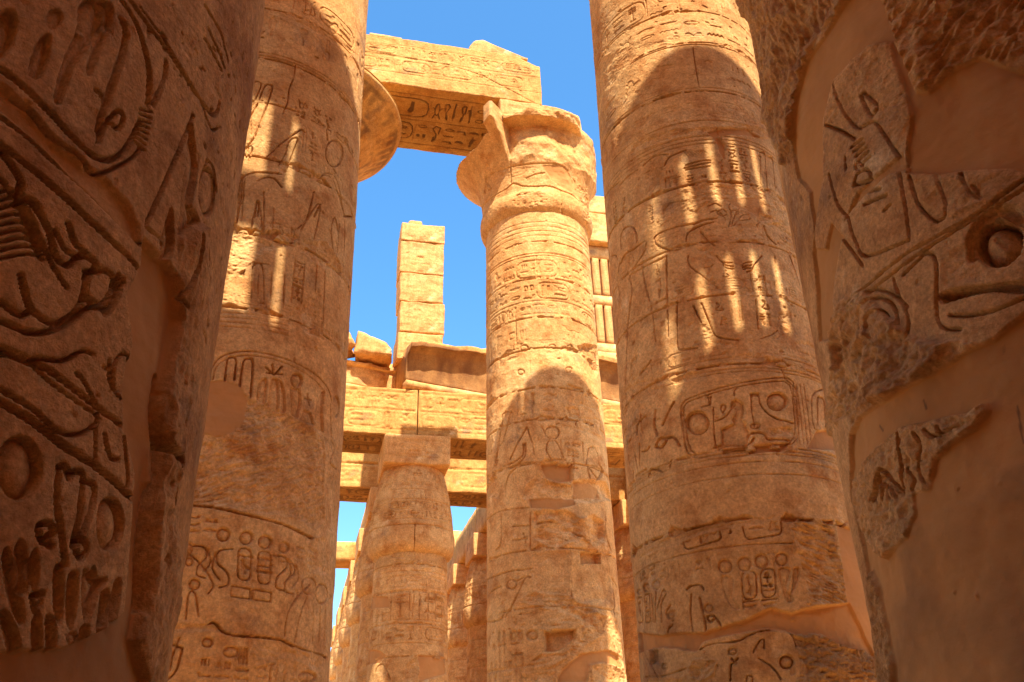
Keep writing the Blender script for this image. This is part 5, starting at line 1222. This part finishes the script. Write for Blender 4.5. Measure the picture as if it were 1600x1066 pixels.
def extrude(name, prof, u0, u1, mat, parent=None, loc=None, seed=1, res=.1, amp=.02, rz=YAW, surf=None, deform=None, close=True):
    pr = np.array(prof); X = np.arange(u0, u1 + 1e-6, (u1 - u0) / max(2, round((u1 - u0) / res)))
    n = len(pr); co = np.stack([np.repeat(X[:, None], n, 1), np.repeat(pr[None, :, 0], len(X), 0), np.repeat(pr[None, :, 1], len(X), 0)], -1).reshape(-1, 3)
    off = seed * 3.3
    nn = np.stack([vn3(co + off + 9 * i, .4, seed + i, 4) for i in range(3)], 1); base = co.copy(); co = co + amp * nn
    if deform: co = deform(co, base)
    k = np.arange(len(X) - 1)[:, None] * n; i = np.arange(n)[None]; j = (i + 1) % n
    q = np.stack([k + i, k + n + i, k + n + j, k + j], -1).reshape(-1, 4)
    nv = len(co); cl = co[:n].mean(0); cr = co[-n:].mean(0); co = np.concatenate([co, [cl, cr]]); i = i[0]; b = (len(X) - 1) * n
    tr = np.concatenate([np.stack([i * 0 + nv, i, (i + 1) % n], -1), np.stack([i * 0 + nv + 1, b + (i + 1) % n, b + i], -1)])
    s = np.zeros((len(co), 3)); s[:, 2] = .5 + .15 * vn3(co + off, .8, 7, 3)
    if surf is not None: s[:, 1] = surf(co)
    return link_mesh(name, np_mesh(name, co, q, s, tr), mat, parent, loc, rz)

def cornice(u0, u1, vf, label, seed, side=1, flare=True, torus_only=False, cat='cornice'):
    """round moulding with the flaring cavetto above; side=1 faces the viewer"""
    e = empty('cornice', W(u0, vf, 15.95), YAW); tag(e, label, cat, 'cornice lengths of the clerestory')
    L = u1 - u0; S = side
    tor = [(S * (.0 - .17 * math.cos(t)), .2 + .17 * math.sin(t)) for t in np.linspace(-math.pi / 2, math.pi / 2, 12)] + [(S * .35, .37), (S * .35, .03)]
    if S < 0: tor = tor[::-1]
    extrude('torus_moulding', tor, 0, L, MS, e, seed=seed, amp=.015)
    if flare:
        cav = [(S * .02, .38), (S * .0, .8), (S * -.06, 1.2), (S * -.2, 1.6), (S * -.42, 1.85), (S * -.50, 1.88), (S * -.50, 2.12), (S * 1.2, 2.14), (S * 1.2, .38)]
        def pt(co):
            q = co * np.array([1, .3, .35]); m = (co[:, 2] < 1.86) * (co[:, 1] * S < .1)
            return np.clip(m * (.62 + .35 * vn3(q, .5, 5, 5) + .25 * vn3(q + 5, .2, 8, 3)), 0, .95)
        pr = []
        for a, b in zip(cav[:-1], cav[1:]): pr += [tuple(np.array(a) + (np.array(b) - np.array(a)) * t) for t in np.linspace(0, 1, 5)[:-1]]
        pr.append(cav[-1])
        if S < 0: pr = pr[::-1]
        def worn(co, b):
            n = vn3(np.stack([b[:, 0], b[:, 0] * 0, b[:, 0] * 0 + seed], -1), .6, 7, 5); t = sstep(1.3, 2.1, b[:, 2]) * S * (b[:, 1] * S < .9)
            co = co.copy(); co[:, 2] -= abs(t) * (.02 + .15 * n + (.42 * (1 - np.clip(b[:, 0] / 3.2, 0, 1)) - .06 if seed == 62 else .06)); return co
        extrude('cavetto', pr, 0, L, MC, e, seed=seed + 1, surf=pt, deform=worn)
    else:
        fl = [(S * .03, .38), (S * .03, .75), (S * .02, 1.0), (S * .06, 1.15), (S * -.1, 1.18), (S * -.12, 1.28), (S * .2, 1.36), (S * .25, 1.5), (S * .8, 1.62), (S * 1.2, 1.66), (S * 1.2, .38)]
        pr = []
        for a, b in zip(fl[:-1], fl[1:]): pr += [tuple(np.array(a) + (np.array(b) - np.array(a)) * t) for t in np.linspace(0, 1, 4)[:-1]]
        pr.append(fl[-1])
        if S < 0: pr = pr[::-1]
        def rg(co, b):
            t = sstep(1.0, 1.3, b[:, 2]) * (np.abs(b[:, 1]) < .9)
            n = vn3(np.stack([b[:, 0], b[:, 2] * 2, b[:, 1] * 0], -1), .7, 3, 4); m = vn3(np.stack([b[:, 0], b[:, 2] * 2, b[:, 1] * 0], -1), .9, 6, 4)
            co = co.copy(); co[:, 1] += t * .28 * n * S; co[:, 2] += t * .18 * m; return co
        extrude('broken_cavetto', pr, 0, L, MS, e, seed=seed + 1, amp=.03, deform=rg)
    return e
cornice(-8.1, -3.12, V0, 'cornice length left of the tall pillar, its flaring top broken away', 61, flare=False)
cornice(-3.1, 2.88, V0, 'cornice length with dark painted flare, right of the tall pillar', 62)
cornice(2.9, 8.4, V0, 'cornice length in the gap under the slotted window', 63)
blk_core = blk('wall_core', -8.1, 8.4, V0 + 1.25, V0 + 2.1, 15.97, 17.6, 64, res=.4); tag(blk_core, 'rough backing stones behind the far cornice', 'wall')

# ------------------------------------------------------------ clerestory pillars and slotted windows
def pillar(u0, u1, v0, v1, z0, z1, label, seed, group='clerestory pillars'):
    e = empty('clerestory_pillar', W(u0, v0, z0), YAW); tag(e, label, 'pillar', group)
    H = z1 - z0; cuts = [0, .19, .41, .62, .86, 1.]; rr = random.Random(seed)
    def face(cv):
        if rr.random() < .6:
            for _ in range(5): cv.glyph(rr.choice(FLAT + SQ), rr.uniform(.15, cv.a[-1] - .45), rr.uniform(.2, cv.b[-1] * .7), .3, .25, .02)
        cv.chips(10, (.02, .07), .03); cv.weather(.015, .014, .01)
    for i in range(5):
        a, b = z0 + H * cuts[i], z0 + H * cuts[i + 1]; jx = rr.uniform(-.06, .06)
        blk('stone_course', u0 + jx, u1 + jx + rr.uniform(-.03, .03), v0 + rr.uniform(-.02, .02), v1, a + .012, b - .012, seed * 7 + i, parent=e,
            res=.08, rnd=.05, amp=.05, fres=.035, faces=dict(front=face), tone=.5 + rr.uniform(-.06, .06))
    return e
pillar(-3.42, -1.62, V0 + .45, V0 + 1.9, 17.4, 23.8, 'tall free-standing pillar of stacked blocks against the sky', 71)
o = blk('stone_block', -3.15, -2.55, V0 + .8, V0 + 1.5, 23.8, 24.2, 79, res=.08, rnd=.12, amp=.06); tag(o, 'small rounded stone sitting on top of the tall pillar', 'stone')

def grille(u0, u1, vf, t, z0, z1, slots, width, label, seed, rows=None, top=None):
    """stone window slab pierced by two rows of upright slots"""
    e = empty('slotted_window', W(u0, vf, z0), YAW); tag(e, label, 'window grille', 'clerestory window grilles')
    rows = rows or ((.5, 2.35), (2.8, 4.7)); H = z1 - z0
    zs = [0, rows[0][0], rows[0][1], rows[1][0], rows[1][1], H]
    nm = ['sill_rail', None, 'middle_rail', None, 'top_rail']
    for i, n_ in enumerate(nm):
        if n_: blk(n_, u0, u1, vf, vf + t, z0 + zs[i], z0 + zs[i + 1], seed + i, parent=e, res=.2, rnd=.015, amp=.006)
    for (r0, r1) in rows:
        edges = [u0] + [x for s_ in slots for x in ((s_ - width / 2, s_ + width / 2) if not isinstance(s_, tuple) else (s_[0] - s_[1] / 2, s_[0] + s_[1] / 2))] + [u1]
        for j in range(0, len(edges), 2):
            if edges[j + 1] - edges[j] > .03:
                blk('bar', edges[j], edges[j + 1], vf + .01, vf + t - .01, z0 + r0 + .002, z0 + r1 - .002, seed + 20 + j, parent=e, res=.2, rnd=.004, amp=.005)
    return e
pitch = .40
grille(3.1, 7.9, V0 + .7, .35, 18.5, 23.8, [4.02 + pitch * i for i in range(9)], .11, 'slotted stone window in the gap beside the striped column', 81)
blk_w = blk('wall_course', 2.6, 8.4, V0 + .45, V0 + 1.7, 17.7, 18.48, 85, res=.2, amp=.015); tag(blk_w, 'plain ledge of stone right under the slotted window', 'wall')
def course_face(cv):
    cv.chips(20, (.03, .09), .03); cv.weather(.015, .015, .012)
for z0, z1, sd, cuts, lb in ((23.82, 25.35, 86, (2.6, 8.4), 'lintel block directly above the slotted window'), (25.37, 26.3, 87, (2.6, 8.4), 'top stone course above the slotted window')):
    o = blk('wall_course', cuts[0], cuts[1], V0 + .35, V0 + 1.8, z0, z1, sd, res=.15, amp=.03, rnd=.04, fres=.05, faces=dict(front=course_face)); tag(o, lb, 'wall')

# loose stones on the cornice
for nm, u0, u1, v0, v1, z0, z1, sd, rd, lb in (
    ('fallen_block', -5.0, -3.6, V0 + .3, V0 + 1.5, 17.45, 18.45, 91, .16, 'rounded sunlit boulder on the cornice, left of the tall pillar'),
    ('fallen_block', -6.0, -4.95, V0 + .2, V0 + 1.3, 17.5, 18.9, 92, .12, 'tilted stone at the edge of the near left column, on the cornice')):
    o = blk(nm, u0, u1, v0, v1, z0, z1, sd, res=.06, rnd=rd, amp=.16, deform=lambda P: P * np.stack([1 - .22 * (P[:, 2] / 1.3), 1 - .15 * P[:, 2], 1 - .28 * P[:, 0]], 1)); tag(o, lb, 'stone', 'loose stones on the cornice')
    if sd == 92: o.rotation_euler = (0, rad(-14), YAW)

# ------------------------------------------------------------ beams over the far hall
def beam_front(cv):
    L = cv.a[-1]; h = cv.b[-1]
    cv._line(np.array([(0, .56 * h), (L * .4, .55 * h), (L, .57 * h)]), .02, .05)
    cv.row(.1, L - .1, .12 * h, .48 * h, .02, False, .9, cart=.2); cv.chips(20, (.02, .06), .02); cv.weather(.015, .012, .012)
vb = 9.05 + DV - 1.0
for u0, u1, sd, lb in ((-8.1, -2.62, 101, 'second architrave seen through the left opening under the long architrave'), (-2.58, 2.9, 102, 'second architrave seen right of the front bud column'), (2.92, 8.4, 103, 'second architrave in the narrow gap between the two big sunlit columns')):
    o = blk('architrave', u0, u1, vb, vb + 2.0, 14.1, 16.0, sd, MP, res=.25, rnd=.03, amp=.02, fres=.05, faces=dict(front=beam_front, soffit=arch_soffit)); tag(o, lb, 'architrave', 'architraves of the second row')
def vbeam(u, v0, v1, label, seed, z0=14.1, z1=15.7, w=1.7):
    o = blk('roof_beam', u - w / 2, u + w / 2, v0, v1, z0, z1, seed, MP, res=.35, rnd=.03, amp=.02); tag(o, label, 'beam', 'beams running away over the far hall'); return o
for f, ul, nm in ((0, -2.6, 'left'), (1, -2.6 + DU, 'right')):
    for k in range(1, 6):
        a, b = 9.05 + DV * k + (1.03 if k == 1 else .02), 9.05 + DV * (k + 1)
        order = ('first', 'second', 'third', 'fourth', 'fifth')[k - 1]
        vbeam(ul, a, b, f'{order} beam going away over the {nm}-hand file of bud columns', 110 + 10 * f + k)
for k in range(0, 3):
    vbeam(-2.6 + 2 * DU, 9.05 + DV * k + (1.1 if k == 0 else .02), 9.05 + DV * (k + 1), ('first', 'second', 'third')[k] + ' dark beam going away in the narrow gap', 130 + k)
o = blk('cross_beam', -2.6 - DU, -2.6 - .88, 9.05 + 3 * DV - .8, 9.05 + 3 * DV + .8, 14.1, 15.2, 140, MP, res=.3); tag(o, 'small cross beam over the sky gap beside the near left column', 'beam')

# ------------------------------------------------------------ near clerestory behind and above the viewer: it casts the striped shade
for u0, u1, sd, lb in ((-13.9, -8.2, 151, 'left'), (-8.15, -2.27, 152, 'middle'), (-2.23, 3.6, 153, 'right')):
    o = blk('architrave', u0, u1, -20.4, -18.4, 14.1, 15.95, sd, res=.5); tag(o, f'{lb} architrave block over the near side row, above the viewer', 'architrave', 'architrave blocks of the near side row')
for u0, u1, v0, v1, z0, z1, sd, lb, deform in (
    (-14, 6, -20.2, -18.6, 15.97, 18.4, 161, 'solid lower courses of the near clerestory wall', None),
    (-14, -1.2, -19.2, -18.58, 23.82, 25.2, 162, 'top course of the near clerestory wall, left part', None),
    (-1.18, 2.2, -19.2, -18.58, 23.82, 25.3, 163, 'top course of the near clerestory wall, sloping broken part', 'slope'),):
    def slope(P):
        P = P.copy(); t = P[:, 2] / 1.5; P[:, 2] = P[:, 2] - t * .62 * np.clip(P[:, 0] - .3, 0, 9) * .55; return P
    o = blk('wall_course', u0, u1, v0, v1, z0, z1, sd, res=.3 if not deform else .12, deform=slope if deform else None); tag(o, lb, 'wall', 'near clerestory wall')
B0 = .13
NS = [B0 - 1.45 + .40 * i for i in range(8)]
grille(B0 - 1.72, B0 + 1.62, -19.0, .35, 18.42, 23.8, NS, .125, 'near slotted window above the right-hand column, throwing light stripes', 171)
A0 = -7.6
grille(A0, A0 + 2.2, -19.0, .35, 18.42, 23.8, [(A0 + 1.08, .36), A0 + 1.62], .10, 'near slotted window above the left-hand column, two slots open', 181)
for u0, u1, sd, lb in ((B0 + 1.62, 6, 191, 'right'), (A0 + 2.22, B0 - 1.72, 192, 'middle'), (-14, A0 - .02, 193, 'left')):
    o = blk('wall_course', u0, u1, -20.0, -18.62, 18.42, 23.8, sd, res=.5); tag(o, f'{lb} solid stretch of the near clerestory wall', 'wall', 'near clerestory wall')

# ------------------------------------------------------------ unseen slabs and walls added behind the viewer to darken the near columns
for i in range(7):
    o = blk('shade_slab', -27 + 7 * i, -20.05 + 7 * i, -40, -25.2, 14.1, 15.2, 200 + i, res=1.2, rnd=.03); tag(o, ('first', 'second', 'third', 'fourth', 'fifth', 'sixth', 'seventh')[i] + ' unseen slab from the left, added behind the viewer to keep sky light off', 'shade slab', 'added slabs shading the near columns')
o = blk('shade_wall', -27, 22, -41.2, -40.05, 0, 15.2, 210, res=1.2); tag(o, 'long unseen wall added behind the viewer to block light', 'wall')
for u, lb in ((-27, 'left'), (21, 'right')):
    o = blk('shade_wall', u, u + 1, -40, -20.5, 0, 14.08, 211, res=1.2); tag(o, f'{lb} unseen end wall added behind the viewer to block light', 'wall')

def pylon_face(P):
    P = P.copy(); P[:, 2] += .5 * vn3(np.stack([P[:, 0], P[:, 0] * 0, P[:, 0] * 0], -1), 4., 3, 3) * (P[:, 2] > 20); return P
o = blk('pylon', 5.9, 45, 55, 60, 0, 24.6, 230, res=1., rnd=.3, amp=.1, deform=pylon_face); tag(o, 'distant sunlit temple wall glimpsed between the bud columns', 'wall')
